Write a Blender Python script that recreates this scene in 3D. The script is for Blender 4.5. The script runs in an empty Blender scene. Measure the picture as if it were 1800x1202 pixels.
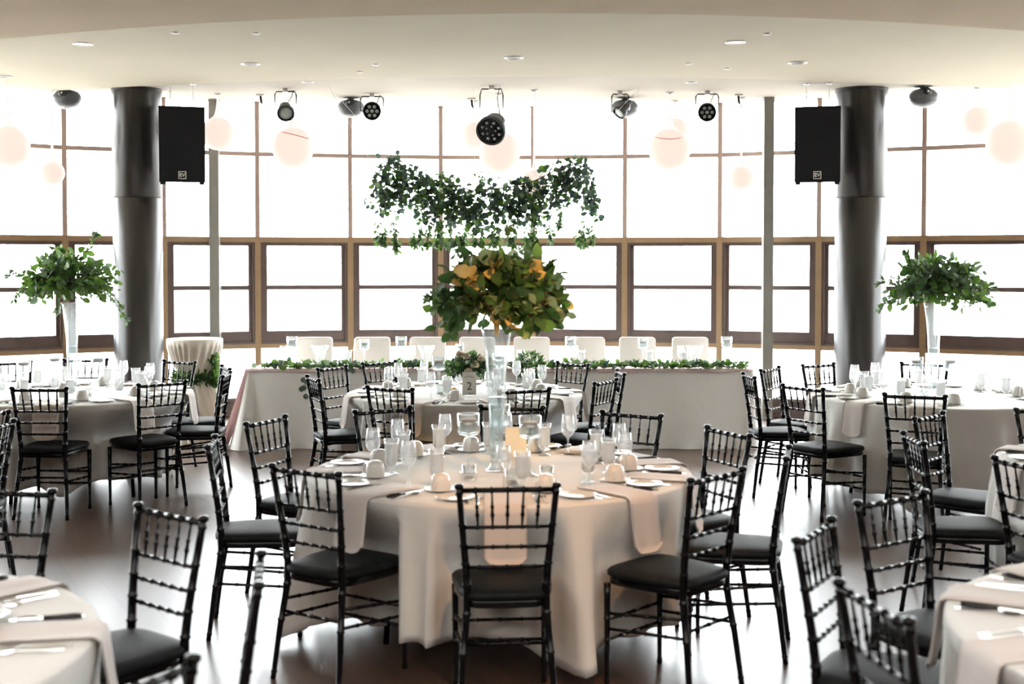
import bpy, math, random
from math import sin, cos, pi, radians, sqrt, atan2, hypot
from mathutils import Vector, Matrix
sc = bpy.context.scene
COL = sc.collection
R0 = random.Random(7)

# ---------------------------------------------------------------- camera
FPX = 2220.0; PITCH = radians(1.67); CAMH = 1.767; CX = 900.0
CY = 462 + FPX*math.tan(PITCH)
cam = bpy.data.cameras.new('camera'); cam_o = bpy.data.objects.new('camera', cam); COL.objects.link(cam_o)
cam_o.location = (0, 0, CAMH); cam_o.rotation_euler = (pi/2-PITCH, 0, 0)
cam.sensor_width = 36; cam.lens = FPX/1800*36; cam.shift_y = -(601-CY)/1800
cam.clip_end = 500
cam.dof.use_dof = True; cam.dof.focus_distance = 10.2; cam.dof.aperture_fstop = 2.6
sc.camera = cam_o
# ---------------------------------------------------------------- world, exposure
sc.view_settings.view_transform = 'Standard'; sc.view_settings.look = 'None'
sc.view_settings.gamma = 1; sc.view_settings.use_curve_mapping = False
sc.view_settings.exposure = 0.27
w = bpy.data.worlds.new('sky'); sc.world = w; w.use_nodes = True
wn = w.node_tree.nodes; wl = w.node_tree.links; wn.clear()
wo = wn.new('ShaderNodeOutputWorld'); wb = wn.new('ShaderNodeBackground')
wb.inputs[0].default_value = (0.93, 0.97, 1.0, 1); wb.inputs[1].default_value = 17.0
wl.new(wb.outputs[0], wo.inputs[0])
cy = sc.cycles
cy.max_bounces = 8; cy.diffuse_bounces = 4; cy.glossy_bounces = 4; cy.transmission_bounces = 4
cy.transparent_max_bounces = 40; cy.sample_clamp_indirect = 6
cy.caustics_reflective = False; cy.caustics_refractive = False
cy.use_denoising = True

def area(name, loc, size, power, col, rot=(0, 0, 0), spread=pi):
    l = bpy.data.lights.new(name, 'AREA'); l.shape = 'RECTANGLE'; l.size, l.size_y = size
    l.energy = power; l.color = col; l.spread = spread
    o = bpy.data.objects.new(name, l); COL.objects.link(o); o.location = loc; o.rotation_euler = rot
    return o
def spot(name, loc, target, power, col, ang=50, r=0.05, blend=0.5):
    l = bpy.data.lights.new(name, 'SPOT'); l.energy = power; l.color = col; l.spot_size = radians(ang)
    l.spot_blend = blend; l.shadow_soft_size = r
    o = bpy.data.objects.new(name, l); COL.objects.link(o); o.location = loc
    d = Vector(target)-Vector(loc); o.rotation_euler = d.to_track_quat('-Z', 'Y').to_euler()
    return o
area('hall_fill', (0, 0.5, 3.33), (9, 4), 275, (1.0, 0.96, 0.91))  # soft fill added on the camera side of the hall, not a fitting
spot('warm_downlight', (0.35, 4.3, 3.36), (0.25, 5.6, 0.8), 150, (1.0, 0.50, 0.20), 34)
spot('warm_downlight', (0.9, 3.5, 3.38), (0.15, 6.05, 1.62), 420, (1.0, 0.55, 0.16), 17)
spot('warm_downlight', (-3.0, 2.0, 3.36), (-1.9, 3.4, 0.75), 60, (1.0, 0.66, 0.4), 50)
spot('warm_downlight', (3.0, 2.0, 3.36), (2.0, 3.4, 0.75), 60, (1.0, 0.66, 0.4), 50)

# ---------------------------------------------------------------- projection helpers
def ray(px, py):
    a = (px-CX)/FPX; b = -(py-CY)/FPX
    return a, cos(PITCH)+b*sin(PITCH), -sin(PITCH)+b*cos(PITCH)
def backz(px, py, z):
    dx, dy, dz = ray(px, py); t = (z-CAMH)/dz; return dx*t, dy*t
def backy(px, py, Y):
    dx, dy, dz = ray(px, py); t = Y/dy; return dx*t, CAMH+dz*t

# ---------------------------------------------------------------- materials
def nodes(name):
    m = bpy.data.materials.new(name); m.use_nodes = True
    return m, m.node_tree.nodes, m.node_tree.links
def noise_mix(n, l, c1, c2, scale, detail=3, obj=True, stretch=None, ramp=(0.35, 0.65)):
    tc = n.new('ShaderNodeTexCoord'); src = tc.outputs['Object']
    if stretch:
        mp = n.new('ShaderNodeMapping'); mp.inputs['Scale'].default_value = stretch
        l.new(src, mp.inputs[0]); src = mp.outputs[0]
    nz = n.new('ShaderNodeTexNoise'); nz.inputs['Scale'].default_value = scale; nz.inputs['Detail'].default_value = detail
    l.new(src, nz.inputs['Vector'])
    rp = n.new('ShaderNodeValToRGB'); rp.color_ramp.elements[0].position = ramp[0]; rp.color_ramp.elements[1].position = ramp[1]
    rp.color_ramp.elements[0].color = (*c1, 1); rp.color_ramp.elements[1].color = (*c2, 1)
    l.new(nz.outputs[0], rp.inputs[0]); return rp.outputs[0], nz
def pbr(name, c, rough=0.5, c2=None, scale=8, metal=0, spec=0.5, coat=0, sheen=0, bump=0, bscale=60, emit=None, estr=0, stretch=None, sub=0):
    m, n, l = nodes(name); b = n['Principled BSDF']
    b.inputs['Base Color'].default_value = (*c, 1); b.inputs['Roughness'].default_value = rough
    b.inputs['Metallic'].default_value = metal; b.inputs['Specular IOR Level'].default_value = spec
    b.inputs['Coat Weight'].default_value = coat; b.inputs['Sheen Weight'].default_value = sheen
    if c2 is None: c2 = tuple(min(1, x*1.12) for x in c)
    o, nz = noise_mix(n, l, c, c2, scale, stretch=stretch); l.new(o, b.inputs['Base Color'])
    if bump:
        tc = n.new('ShaderNodeTexCoord'); t = n.new('ShaderNodeTexNoise'); t.inputs['Scale'].default_value = bscale
        l.new(tc.outputs['Object'], t.inputs['Vector'])
        bp = n.new('ShaderNodeBump'); bp.inputs['Strength'].default_value = bump; bp.inputs['Distance'].default_value = 0.002
        l.new(t.outputs[0], bp.inputs['Height']); l.new(bp.outputs[0], b.inputs['Normal'])
    if emit:
        b.inputs['Emission Color'].default_value = (*emit, 1); b.inputs['Emission Strength'].default_value = estr
    return m
def leafmat(name, c, c2, trans):
    m, n, l = nodes(name); b = n['Principled BSDF']; out = n['Material Output']
    o, nz = noise_mix(n, l, c, c2, 14, 1); l.new(o, b.inputs['Base Color']); b.inputs['Roughness'].default_value = 0.45
    tr = n.new('ShaderNodeBsdfTranslucent'); tr.inputs[0].default_value = (*trans, 1)
    mx = n.new('ShaderNodeMixShader'); mx.inputs[0].default_value = 0.3
    l.new(b.outputs[0], mx.inputs[1]); l.new(tr.outputs[0], mx.inputs[2]); l.new(mx.outputs[0], out.inputs[0]); return m
def clothmat(name, c, c2, trans=0.15):
    m, n, l = nodes(name); b = n['Principled BSDF']; out = n['Material Output']
    o, nz = noise_mix(n, l, c, c2, 3, 2); l.new(o, b.inputs['Base Color']); b.inputs['Roughness'].default_value = 0.85
    b.inputs['Sheen Weight'].default_value = 0.2; b.inputs['Specular IOR Level'].default_value = 0.2
    tc = n.new('ShaderNodeTexCoord'); t = n.new('ShaderNodeTexNoise'); t.inputs['Scale'].default_value = 9; t.inputs['Detail'].default_value = 4
    l.new(tc.outputs['Object'], t.inputs['Vector'])
    bp = n.new('ShaderNodeBump'); bp.inputs['Strength'].default_value = 0.25; bp.inputs['Distance'].default_value = 0.02
    l.new(t.outputs[0], bp.inputs['Height']); l.new(bp.outputs[0], b.inputs['Normal'])
    tr = n.new('ShaderNodeBsdfTranslucent'); tr.inputs[0].default_value = (*c2, 1)
    mx = n.new('ShaderNodeMixShader'); mx.inputs[0].default_value = trans
    l.new(b.outputs[0], mx.inputs[1]); l.new(tr.outputs[0], mx.inputs[2]); l.new(mx.outputs[0], out.inputs[0]); return m
def glassmat(name, tint=(1, 1, 1), refl=1.0, white=0.0, rough=0.02, ior=1.5):
    # thin-walled glass: clear transmission plus a Fresnel reflection, milky for ice, and in plain glass for painted window flare
    m, n, l = nodes(name); n.remove(n['Principled BSDF']); out = n['Material Output']
    t = n.new('ShaderNodeBsdfTransparent'); t.inputs[0].default_value = (*tint, 1)
    g = n.new('ShaderNodeBsdfGlossy'); g.inputs['Roughness'].default_value = rough; g.inputs[0].default_value = (1, 1, 1, 1)
    fr = n.new('ShaderNodeLayerWeight'); fr.inputs[0].default_value = 0.5     # facing = 1 - |cos|: Schlick, the same from both sides
    pw = n.new('ShaderNodeMath'); pw.operation = 'POWER'; pw.inputs[1].default_value = 5; l.new(fr.outputs['Facing'], pw.inputs[0])
    f0 = ((ior-1)/(ior+1))**2
    mu = n.new('ShaderNodeMath'); mu.operation = 'MULTIPLY_ADD'; mu.use_clamp = True; mu.inputs[1].default_value = (1-f0)*refl; mu.inputs[2].default_value = f0*refl
    nz = n.new('ShaderNodeTexNoise'); nz.inputs['Scale'].default_value = 60
    ad = n.new('ShaderNodeMath'); ad.operation = 'MULTIPLY_ADD'; ad.inputs[1].default_value = white; ad.inputs[2].default_value = white*0.5
    l.new(pw.outputs[0], mu.inputs[0])
    mx = n.new('ShaderNodeMixShader'); l.new(mu.outputs[0], mx.inputs[0]); l.new(t.outputs[0], mx.inputs[1]); l.new(g.outputs[0], mx.inputs[2])
    last = mx
    if white:
        d = n.new('ShaderNodeBsdfDiffuse'); d.inputs[0].default_value = (0.98, 0.98, 0.98, 1)
        tl = n.new('ShaderNodeBsdfTranslucent'); tl.inputs[0].default_value = (0.98, 0.98, 0.98, 1)
        a2 = n.new('ShaderNodeMixShader'); a2.inputs[0].default_value = 0.8
        l.new(d.outputs[0], a2.inputs[1]); l.new(tl.outputs[0], a2.inputs[2])
        m2 = n.new('ShaderNodeMixShader'); l.new(nz.outputs[0], ad.inputs[0]); l.new(ad.outputs[0], m2.inputs[0])
        l.new(mx.outputs[0], m2.inputs[1]); l.new(a2.outputs[0], m2.inputs[2]); last = m2
    l.new(last.outputs[0], out.inputs[0]); return m
def floormat():
    m, n, l = nodes('dark_wood_floor'); b = n['Principled BSDF']
    tc = n.new('ShaderNodeTexCoord'); mp = n.new('ShaderNodeMapping'); mp.inputs['Rotation'].default_value = (0, 0, radians(62))
    l.new(tc.outputs['Object'], mp.inputs[0])
    br = n.new('ShaderNodeTexBrick'); br.inputs['Scale'].default_value = 1.0; br.inputs['Brick Width'].default_value = 1.3
    br.inputs['Row Height'].default_value = 0.14; br.inputs['Mortar Size'].default_value = 0.0025
    br.inputs['Color1'].default_value = (0.085, 0.048, 0.032, 1); br.inputs['Color2'].default_value = (0.15, 0.085, 0.055, 1)
    br.inputs['Mortar'].default_value = (0.012, 0.008, 0.006, 1); l.new(mp.outputs[0], br.inputs['Vector'])
    m2 = n.new('ShaderNodeMapping'); m2.inputs['Scale'].default_value = (2, 26, 2); l.new(mp.outputs[0], m2.inputs[0])
    nz = n.new('ShaderNodeTexNoise'); nz.inputs['Scale'].default_value = 1.5; nz.inputs['Detail'].default_value = 6; nz.inputs['Distortion'].default_value = 1.2
    l.new(m2.outputs[0], nz.inputs['Vector'])
    mx = n.new('ShaderNodeMix'); mx.data_type = 'RGBA'; mx.blend_type = 'MULTIPLY'; mx.inputs[0].default_value = 0.7
    rp = n.new('ShaderNodeValToRGB'); rp.color_ramp.elements[0].position = 0.3; rp.color_ramp.elements[0].color = (0.45, 0.42, 0.4, 1)
    rp.color_ramp.elements[1].color = (1.25, 1.2, 1.15, 1); l.new(nz.outputs[0], rp.inputs[0])
    l.new(br.outputs[0], mx.inputs[6]); l.new(rp.outputs[0], mx.inputs[7]); l.new(mx.outputs[2], b.inputs['Base Color'])
    rr = n.new('ShaderNodeMapRange'); rr.inputs[3].default_value = 0.24; rr.inputs[4].default_value = 0.4
    l.new(nz.outputs[0], rr.inputs[0]); l.new(rr.outputs[0], b.inputs['Roughness'])
    b.inputs['Specular IOR Level'].default_value = 0.6; b.inputs['Coat Weight'].default_value = 1.0; b.inputs['Coat Roughness'].default_value = 0.36; b.inputs['Coat IOR'].default_value = 1.5
    bp = n.new('ShaderNodeBump'); bp.inputs['Strength'].default_value = 0.12; bp.inputs['Distance'].default_value = 0.003
    l.new(nz.outputs[0], bp.inputs['Height']); l.new(bp.outputs[0], b.inputs['Normal'])
    return m
MT = dict(
    floor=floormat(),
    ceil_outer=pbr('plaster_outer_tone', (0.43, 0.40, 0.35), 0.9, scale=2, c2=(0.44, 0.41, 0.36), spec=0.1),  # one plaster; the ceiling bands' differing light is put into their tones
    ceil_mid=pbr('plaster_mid_tone', (0.49, 0.455, 0.365), 0.9, scale=2, c2=(0.505, 0.47, 0.375), spec=0.1),
    ceil_near=pbr('plaster_near_shade', (0.47, 0.395, 0.29), 0.9, scale=2, c2=(0.49, 0.41, 0.30), spec=0.1),  # shade away from the windows put into the plaster tone
    wall=pbr('wall_paint', (0.16, 0.12, 0.10), 0.9, spec=0.1),
    tan=pbr('tan_window_paint', (0.30, 0.20, 0.105), 0.5, c2=(0.33, 0.22, 0.12)),
    tan_flare=pbr('tan_paint_with_flare', (0.42, 0.32, 0.27), 0.5, c2=(0.45, 0.345, 0.29)),  # window tan with the pinkish haze of flare put into its colour
    brown=pbr('dark_brown_sash', (0.105, 0.072, 0.064), 0.45, c2=(0.12, 0.082, 0.072)),
    steel=pbr('grey_painted_steel', (0.25, 0.245, 0.22), 0.5, c2=(0.27, 0.265, 0.235)),
    pillar=pbr('dark_pillar_laminate', (0.018, 0.016, 0.014), 0.3, c2=(0.026, 0.022, 0.02), scale=3, stretch=(1, 1, .3)),
    seam=pbr('pillar_seam', (0.008, 0.007, 0.006), 0.6),
    black=pbr('black_lacquer', (0.003, 0.003, 0.0035), 0.2, spec=0.28),
    vinyl=pbr('black_cushion_fabric', (0.006, 0.0075, 0.008), 0.6, c2=(0.010, 0.012, 0.013), scale=20, bump=0.2, bscale=300, spec=0.22),
    cloth=clothmat('white_linen', (0.84, 0.835, 0.805), (0.88, 0.875, 0.845), 0.12),
    cream=clothmat('cream_satin', (0.80, 0.76, 0.68), (0.86, 0.82, 0.74), 0.25),
    blush=clothmat('blush_linen', (0.82, 0.76, 0.72), (0.86, 0.80, 0.76), 0.2),
    pink=clothmat('pink_tulle', (0.86, 0.66, 0.66), (0.9, 0.76, 0.75), 0.4),
    cover=clothmat('ivory_spandex', (0.80, 0.76, 0.71), (0.84, 0.80, 0.75), 0.1),
    china=pbr('white_china', (0.80, 0.79, 0.76), 0.18, c2=(0.83, 0.82, 0.79)),
    silver=pbr('polished_steel', (0.75, 0.74, 0.72), 0.15, metal=1),
    handle=pbr('black_knife_handle', (0.012, 0.010, 0.010), 0.3),
    glass=glassmat('clear_glass', (0.985, 0.99, 0.99), 2.0, 0.10),
    thickglass=glassmat('thick_glass', (0.95, 0.97, 0.97), 2.6, 0.08),
    pane=glassmat('window_glass', (0.99, 0.995, 0.99), 0.5, rough=0.0),
    ice=glassmat('iced_water', (0.96, 0.98, 0.98), 1.2, 0.9),
    water=glassmat('still_water', (0.86, 0.91, 0.92), 1.5, ior=1.33),
    wax=pbr('white_wax', (0.85, 0.83, 0.78), 0.5, sub=0.2),
    card=pbr('white_card', (0.78, 0.79, 0.76), 0.8),
    ink=pbr('dark_ink', (0.05, 0.06, 0.06), 0.7),
    speaker=pbr('black_speaker_cabinet', (0.007, 0.0075, 0.009), 0.6, spec=0.25, bump=0.3, bscale=400),
    grille=pbr('speaker_grille', (0.007, 0.0075, 0.009), 0.7, c2=(0.011, 0.012, 0.014), scale=300, spec=0.2),
    logo=pbr('white_logo', (0.80, 0.80, 0.78), 0.5),
    fixture=pbr('black_lamp_housing', (0.02, 0.022, 0.026), 0.4, c2=(0.03, 0.033, 0.037)),
    led=pbr('led_lens', (0.22, 0.27, 0.26), 0.15, c2=(0.36, 0.42, 0.40)),
    podgrey=pbr('grey_speaker_shell', (0.09, 0.10, 0.11), 0.4),
    chrome=pbr('zinc_metal', (0.55, 0.54, 0.52), 0.3, metal=1),
    red=pbr('red_wire', (0.5, 0.03, 0.03), 0.4),
    opal=pbr('opal_lamp_glass', (0.10, 0.08, 0.07), 0.6, spec=0.1, emit=(1.0, 0.79, 0.69), estr=0.83),
    opalneck=pbr('opal_lamp_neck', (0.12, 0.11, 0.10), 0.6, spec=0.1, emit=(1.0, 0.93, 0.9), estr=0.80),
    white=pbr('white_trim', (0.80, 0.79, 0.77), 0.4),
    dark=pbr('recess_dark', (0.03, 0.02, 0.02), 0.5),
    lamp=pbr('lit_lamp', (0.9, 0.9, 0.9), 0.4, emit=(1, 0.93, 0.85), estr=6),
    leafA=leafmat('leaf_mid_green', (0.045, 0.115, 0.030), (0.085, 0.18, 0.045), (0.18, 0.34, 0.05)),
    leafB=leafmat('leaf_dark_green', (0.022, 0.060, 0.022), (0.045, 0.10, 0.032), (0.08, 0.18, 0.04)),
    leafC=leafmat('leaf_silver_green', (0.13, 0.21, 0.14), (0.20, 0.28, 0.19), (0.20, 0.30, 0.15)),
    leafD=leafmat('leaf_eucalyptus_blue', (0.055, 0.085, 0.075), (0.09, 0.13, 0.11), (0.07, 0.12, 0.09)),
    leafE=leafmat('leaf_warm_lamplight', (0.55, 0.40, 0.16), (0.66, 0.50, 0.24), (0.5, 0.35, 0.08)),  # warm lamplight on some middle centrepiece leaves, put into their colour
    bark=pbr('brown_twig', (0.10, 0.07, 0.04), 0.8),
    rose=pbr('cream_petal', (0.80, 0.68, 0.54), 0.6, c2=(0.86, 0.78, 0.66), scale=12),
    yellow=pbr('yellow_petal', (0.80, 0.50, 0.08), 0.6),
    whitepaint=pbr('white_chair_paint', (0.80, 0.80, 0.80), 0.4),
    patio=pbr('pale_patio', (0.50, 0.48, 0.46), 0.9, c2=(0.56, 0.54, 0.51), scale=1),
    ply=pbr('plywood', (0.35, 0.24, 0.14), 0.7),
    wire=pbr('clear_line', (0.75, 0.75, 0.75), 0.3),
)

# ---------------------------------------------------------------- mesh builder
class MB:
    def __init__(s): s.v = []; s.f = []; s.m = []; s.s = []
    def add(s, v, f, smooth=True, mat=0):
        b = len(s.v); s.v += [tuple(p) for p in v]
        for q in f: s.f.append(tuple(i+b for i in q)); s.m.append(mat); s.s.append(smooth)
    def box(s, c, d, M=None, mat=0, taper=1.0):
        x, y, z = d[0]/2, d[1]/2, d[2]/2
        v = [Vector((c[0]+sx*x*(taper if sz < 0 else 1), c[1]+sy*y*(taper if sz < 0 else 1), c[2]+sz*z)) for sz in (-1, 1) for sy in (-1, 1) for sx in (-1, 1)]
        if M: v = [M @ p for p in v]
        s.add(v, [(0, 2, 3, 1), (4, 5, 7, 6), (0, 1, 5, 4), (2, 6, 7, 3), (0, 4, 6, 2), (1, 3, 7, 5)], False, mat); return s
    def tube(s, pts, rad, n=8, mat=0, cap=True):
        pts = [Vector(p) for p in pts]
        if not isinstance(rad, (list, tuple)): rad = [rad]*len(pts)
        d0 = (pts[-1]-pts[0]).normalized() if (pts[-1]-pts[0]).length > 1e-6 else Vector((0, 0, 1))
        ref = Vector((0, 0, 1)) if abs(d0.z) < 0.9 else Vector((1, 0, 0))
        V = []
        for i, p in enumerate(pts):
            a = pts[max(0, i-1)]; b = pts[min(len(pts)-1, i+1)]
            t = (b-a); t = t.normalized() if t.length > 1e-9 else d0
            u = t.cross(ref); u = u.normalized() if u.length > 1e-5 else Vector((0, 1, 0)); w_ = t.cross(u)
            for k in range(n):
                an = 2*pi*k/n; V.append(p+(u*cos(an)+w_*sin(an))*rad[i])
        F = []
        for i in range(len(pts)-1):
            for k in range(n):
                k2 = (k+1) % n; F.append((i*n+k, i*n+k2, (i+1)*n+k2, (i+1)*n+k))
        if cap: F.append(tuple(range(n-1, -1, -1))); F.append(tuple(range((len(pts)-1)*n, len(pts)*n)))
        s.add(V, F, True, mat); return s
    def lathe(s, prof, n=24, c=(0, 0, 0), M=None, mat=0):
        V = []; F = []
        for r, z in prof:
            for k in range(n):
                a = 2*pi*k/n; V.append(Vector((r*cos(a), r*sin(a), z)))
        for i in range(len(prof)-1):
            for k in range(n):
                k2 = (k+1) % n; F.append((i*n+k, i*n+k2, (i+1)*n+k2, (i+1)*n+k))
        if prof[0][0] > 1e-4 and abs(prof[0][0]) > 0 and s.capend: pass
        if M: V = [M @ p for p in V]
        V = [p+Vector(c) for p in V]
        s.add(V, F, True, mat); return s
    capend = False
    def loft(s, rings, cap=True, smooth=True, mat=0):
        n = len(rings[0]); V = [p for r in rings for p in r]; F = []
        for i in range(len(rings)-1):
            for k in range(n):
                k2 = (k+1) % n; F.append((i*n+k, i*n+k2, (i+1)*n+k2, (i+1)*n+k))
        if cap: F.append(tuple(range(n-1, -1, -1))); F.append(tuple(range((len(rings)-1)*n, len(rings)*n)))
        s.add(V, F, smooth, mat); return s
    def build(s, name, mats, parent=None, label=None):
        me = bpy.data.meshes.new(name); me.from_pydata(s.v, [], s.f)
        if not isinstance(mats, (list, tuple)): mats = [mats]
        for m in mats: me.materials.append(m)
        me.polygons.foreach_set('material_index', s.m); me.polygons.foreach_set('use_smooth', s.s); me.update()
        o = bpy.data.objects.new(name, me); COL.objects.link(o)
        if parent: o.parent = parent
        if label: o['label'] = label
        return o
def tag(o, label=None, cat=None, group=None, kind=None):
    if label: o['label'] = label
    if cat: o['category'] = cat
    if group: o['group'] = group
    if kind: o['kind'] = kind
    return o
def thing(name, label, cat, loc=(0, 0, 0), rz=0, group=None):
    o = bpy.data.objects.new(name, None); COL.objects.link(o); o.location = loc; o.rotation_euler = (0, 0, rz)
    o.empty_display_size = 0.1
    return tag(o, label, cat, group)
def struct(name, mb, mat, parent=None):
    o = mb.build(name, mat, parent)
    if not parent: o['kind'] = 'structure'
    return o
KIDS = {}
def kids(o):
    return KIDS.get(o.name, [])
def register(root):
    # remember children once, so copying never walks the whole scene
    for o in list(COL.objects):
        if o.parent: KIDS.setdefault(o.parent.name, [])
    for o in list(COL.objects):
        if o.parent and o not in KIDS[o.parent.name]: KIDS[o.parent.name].append(o)
def copy_tree(o, parent=None):
    c = o.copy(); COL.objects.link(c)
    if parent: c.parent = parent
    for ch in kids(o): copy_tree(ch, c)
    return c
class Proto:
    def __init__(s, make): s.make = make; s.o = None; s.used = False
    def place(s, loc, rz, label, group=None, scale=None):
        if s.o is None:
            s.o = s.make(); s.tree()
            r = s.o
        else: r = copy_tree(s.o)
        r.location = loc; r.rotation_euler = (0, 0, rz); r['label'] = label
        if group: r['group'] = group
        if scale: r.scale = (scale,)*3
        return r
    def tree(s):
        allo = list(bpy.data.objects)
        def walk(o):
            KIDS[o.name] = [c for c in allo if c.parent == o]
            for c in KIDS[o.name]: walk(c)
        walk(s.o)

def lerp(a, b, t): return a+(b-a)*t
def interp(xs, ys, x):
    if x <= xs[0]: return ys[0]
    for i in range(1, len(xs)):
        if x <= xs[i]: return lerp(ys[i-1], ys[i], (x-xs[i-1])/(xs[i]-xs[i-1]))
    return ys[-1]

# ================================================================ SETTING
ZC = 3.62
# mullion feet along the curved window wall (world x, y)
MUL = [(-7.75, 9.3), (-7.45, 10.4), (-7.0, 11.4), (-6.4, 12.35), (-5.70, 13.2)]
for px, yy in ((117, 13.80), (290.5, 14.26), (454.5, 14.64), (617, 14.91), (775.5, 15.07), (937, 15.10), (1098, 14.97), (1265, 14.75), (1438, 14.33), (1622, 13.90)):
    MUL.append(((px-900)*yy/FPX*1.0035, yy))
MUL += [(5.52, 13.32), (6.35, 12.5), (7.0, 11.55), (7.5, 10.5), (7.85, 9.4)]
# floor, slab edge a little beyond the glass
fl = MB(); V = [(-8.2, -4, 0), (8.2, -4, 0), (8.2, 9.4, 0)] + [(x*1.012, y+0.12, 0) for x, y in reversed(MUL)] + [(-8.2, 9.3, 0)]
fl.add(V, [tuple(range(len(V)))], False); fl.add([(x, y, -0.15) for x, y, z in V], [tuple(reversed(range(len(V))))], False)
struct('floor', fl, MT['floor'])
g = MB(); g.box((0, 60, -0.22), (400, 300, 0.1)); gp = struct('ground', g, MT['patio'])

def quadfit(pts):
    # least-squares y = a + b x + c x^2 in world units
    S = [[sum(x**(i+j) for x, y in pts) for j in range(3)] for i in range(3)]; T = [sum(y*x**i for x, y in pts) for i in range(3)]
    Mx = Matrix(S).inverted() @ Vector(T); return Mx
def soffit(name, pts_px, z, ztop, mat, hold=None):
    c = quadfit([backz(px, py, z) for px, py in pts_px])
    xs = [-8.2+16.4*i/60 for i in range(61)]
    edge = [(x, c[0]+c[1]*x+c[2]*x*x) for x in xs]
    if hold: edge = [(x, min(y, hold(x))) for x, y in edge]
    m = MB(); n = len(edge)
    V = [(x, y, z) for x, y in edge] + [(8.2, -4, z), (-8.2, -4, z)]
    m.add(V, [tuple(reversed(range(len(V))))], False)
    m.add([(x, y, z) for x, y in edge]+[(x, y, ztop) for x, y in edge], [(i, i+1, n+i+1, n+i) for i in range(n-1)], True)
    return struct(name, m, mat)
def wall_y(x):
    return interp([p[0] for p in MUL], [p[1] for p in MUL], x)
cm = MB(); V = [(x, y, ZC) for x, y in ((-8.2, -4), (8.2, -4), (8.2, 9.4))]+[(x*1.012, y+0.12, ZC) for x, y in reversed(MUL)]+[(-8.2, 9.3, ZC)]
cm.add(V, [tuple(reversed(range(len(V))))], False)
cm.add([(x, y, ZC+0.4) for x, y, z in V], [tuple(range(len(V)))], False)
struct('ceiling', cm, MT['ceil_outer'])
B1 = [(0, 165), (200, 155), (287, 150.5), (433, 143), (600, 138.8), (933, 134), (1200, 136.8), (1467, 143.5), (1557, 147.7), (1800, 156.5)]
B2 = [(0, 70.7), (200, 50), (367, 39), (600, 30.5), (800, 25), (967, 23.5), (1200, 25.5), (1400, 32.3), (1600, 41.7), (1800, 53)]
ZM, ZN = 3.57, 3.44
soffit('ceiling_panel', B1, ZM, ZC, MT['ceil_mid'], hold=lambda x: wall_y(x)-0.1)
soffit('ceiling_bulkhead', B2, ZN, ZM, MT['ceil_near'])
for nm, c, d in (('wall_left', (-8.25, 2.7, 1.8), (0.1, 13.4, 3.7)), ('wall_right', (8.25, 2.7, 1.8), (0.1, 13.4, 3.7)), ('wall_back', (0, -4.05, 1.8), (16.6, 0.1, 3.7))):
    m = MB(); m.box(c, d); struct(nm, m, MT['wall'])

# windows: one per bay, each > mullion, transom, sash_frame, pane
def window(i, a, b):
    dx, dy = b[0]-a[0], b[1]-a[1]; L = hypot(dx, dy); rz = atan2(dy, dx)
    root = thing('window_%d' % (i+1), None, None, (a[0], a[1], 0), rz); root['kind'] = 'structure'
    # local: x along the bay, y outward, z up
    m = MB()
    m.box((0, 0, 1.034), (0.066, 0.13, 2.068)); m.build('mullion', MT['tan'], root)
    m = MB(); m.box((0, 0, 2.84), (0.052, 0.11, 1.56)); m.build('upper_mullion', MT['tan_flare'], root)
    x0, x1 = 0.033, L-0.033; xc = L/2; wd = x1-x0
    m = MB(); m.box((xc, 0, 2.036), (wd, 0.115, 0.062)); m.box((xc, 0, 0.805), (wd, 0.115, 0.05)); m.build('transom', MT['tan'], root)
    m = MB(); m.box((xc, 0, 3.022), (L-0.052, 0.08, 0.046)); m.build('upper_transom', MT['tan_flare'], root)
    m = MB(); m.box((xc, 0, 0.09), (wd, 0.10, 0.18)); m.box((xc, -0.035, 0.20), (wd, 0.16, 0.035)); m.box((xc, -0.055, 0.055), (wd, 0.03, 0.02))
    m.build('sill_panel', MT['brown'], root)
    # outer sash frame and inner opening frames
    zb, zt = 0.83, 2.005; m = MB(); w1 = 0.035
    for c, d in (((x0+w1/2, 0, (zb+zt)/2), (w1, 0.10, zt-zb)), ((x1-w1/2, 0, (zb+zt)/2), (w1, 0.10, zt-zb)),
                 ((xc, 0, zt-0.012), (wd-2*w1, 0.10, 0.024)), ((xc, 0, zb+0.012), (wd-2*w1, 0.10, 0.024))): m.box(c, d)
    m.build('sash_frame', MT['brown'], root)
    m = MB(); w2 = 0.04; xa, xb = x0+w1, x1-w1
    for c, d in (((xa+w2/2, 0.01, (zb+zt)/2), (w2, 0.06, zt-zb-0.048)), ((xb-w2/2, 0.01, (zb+zt)/2), (w2, 0.06, zt-zb-0.048)),
                 ((xc, 0.01, 1.481), (xb-xa-2*w2, 0.06, 0.05)), ((xc, 0.01, 0.915), (xb-xa-2*w2, 0.06, 0.122)), ((xc, 0.01, 1.974), (xb-xa-2*w2, 0.06, 0.02))): m.box(c, d)
    sf = m.build('opening_sash', MT['brown'], root)
    m = MB(); m.tube([(xc-0.06, -0.03, 0.965), (xc+0.06, -0.03, 0.965)], 0.007, 6); m.build('latch', MT['fixture'], sf)
    for z0, z1 in ((0.218, 0.78), (0.976, 1.456), (1.506, 1.964), (2.067, 2.999), (3.045, 3.62)):
        m = MB(); e = 0.0 if z0 < 0.5 or z0 > 2 else w1+w2
        m.box((xc, 0.015, (z0+z1)/2), (wd-2*e, 0.008, z1-z0)); m.build('pane', MT['pane'], root)
for i in range(len(MUL)-1): window(i, MUL[i], MUL[i+1])

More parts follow.
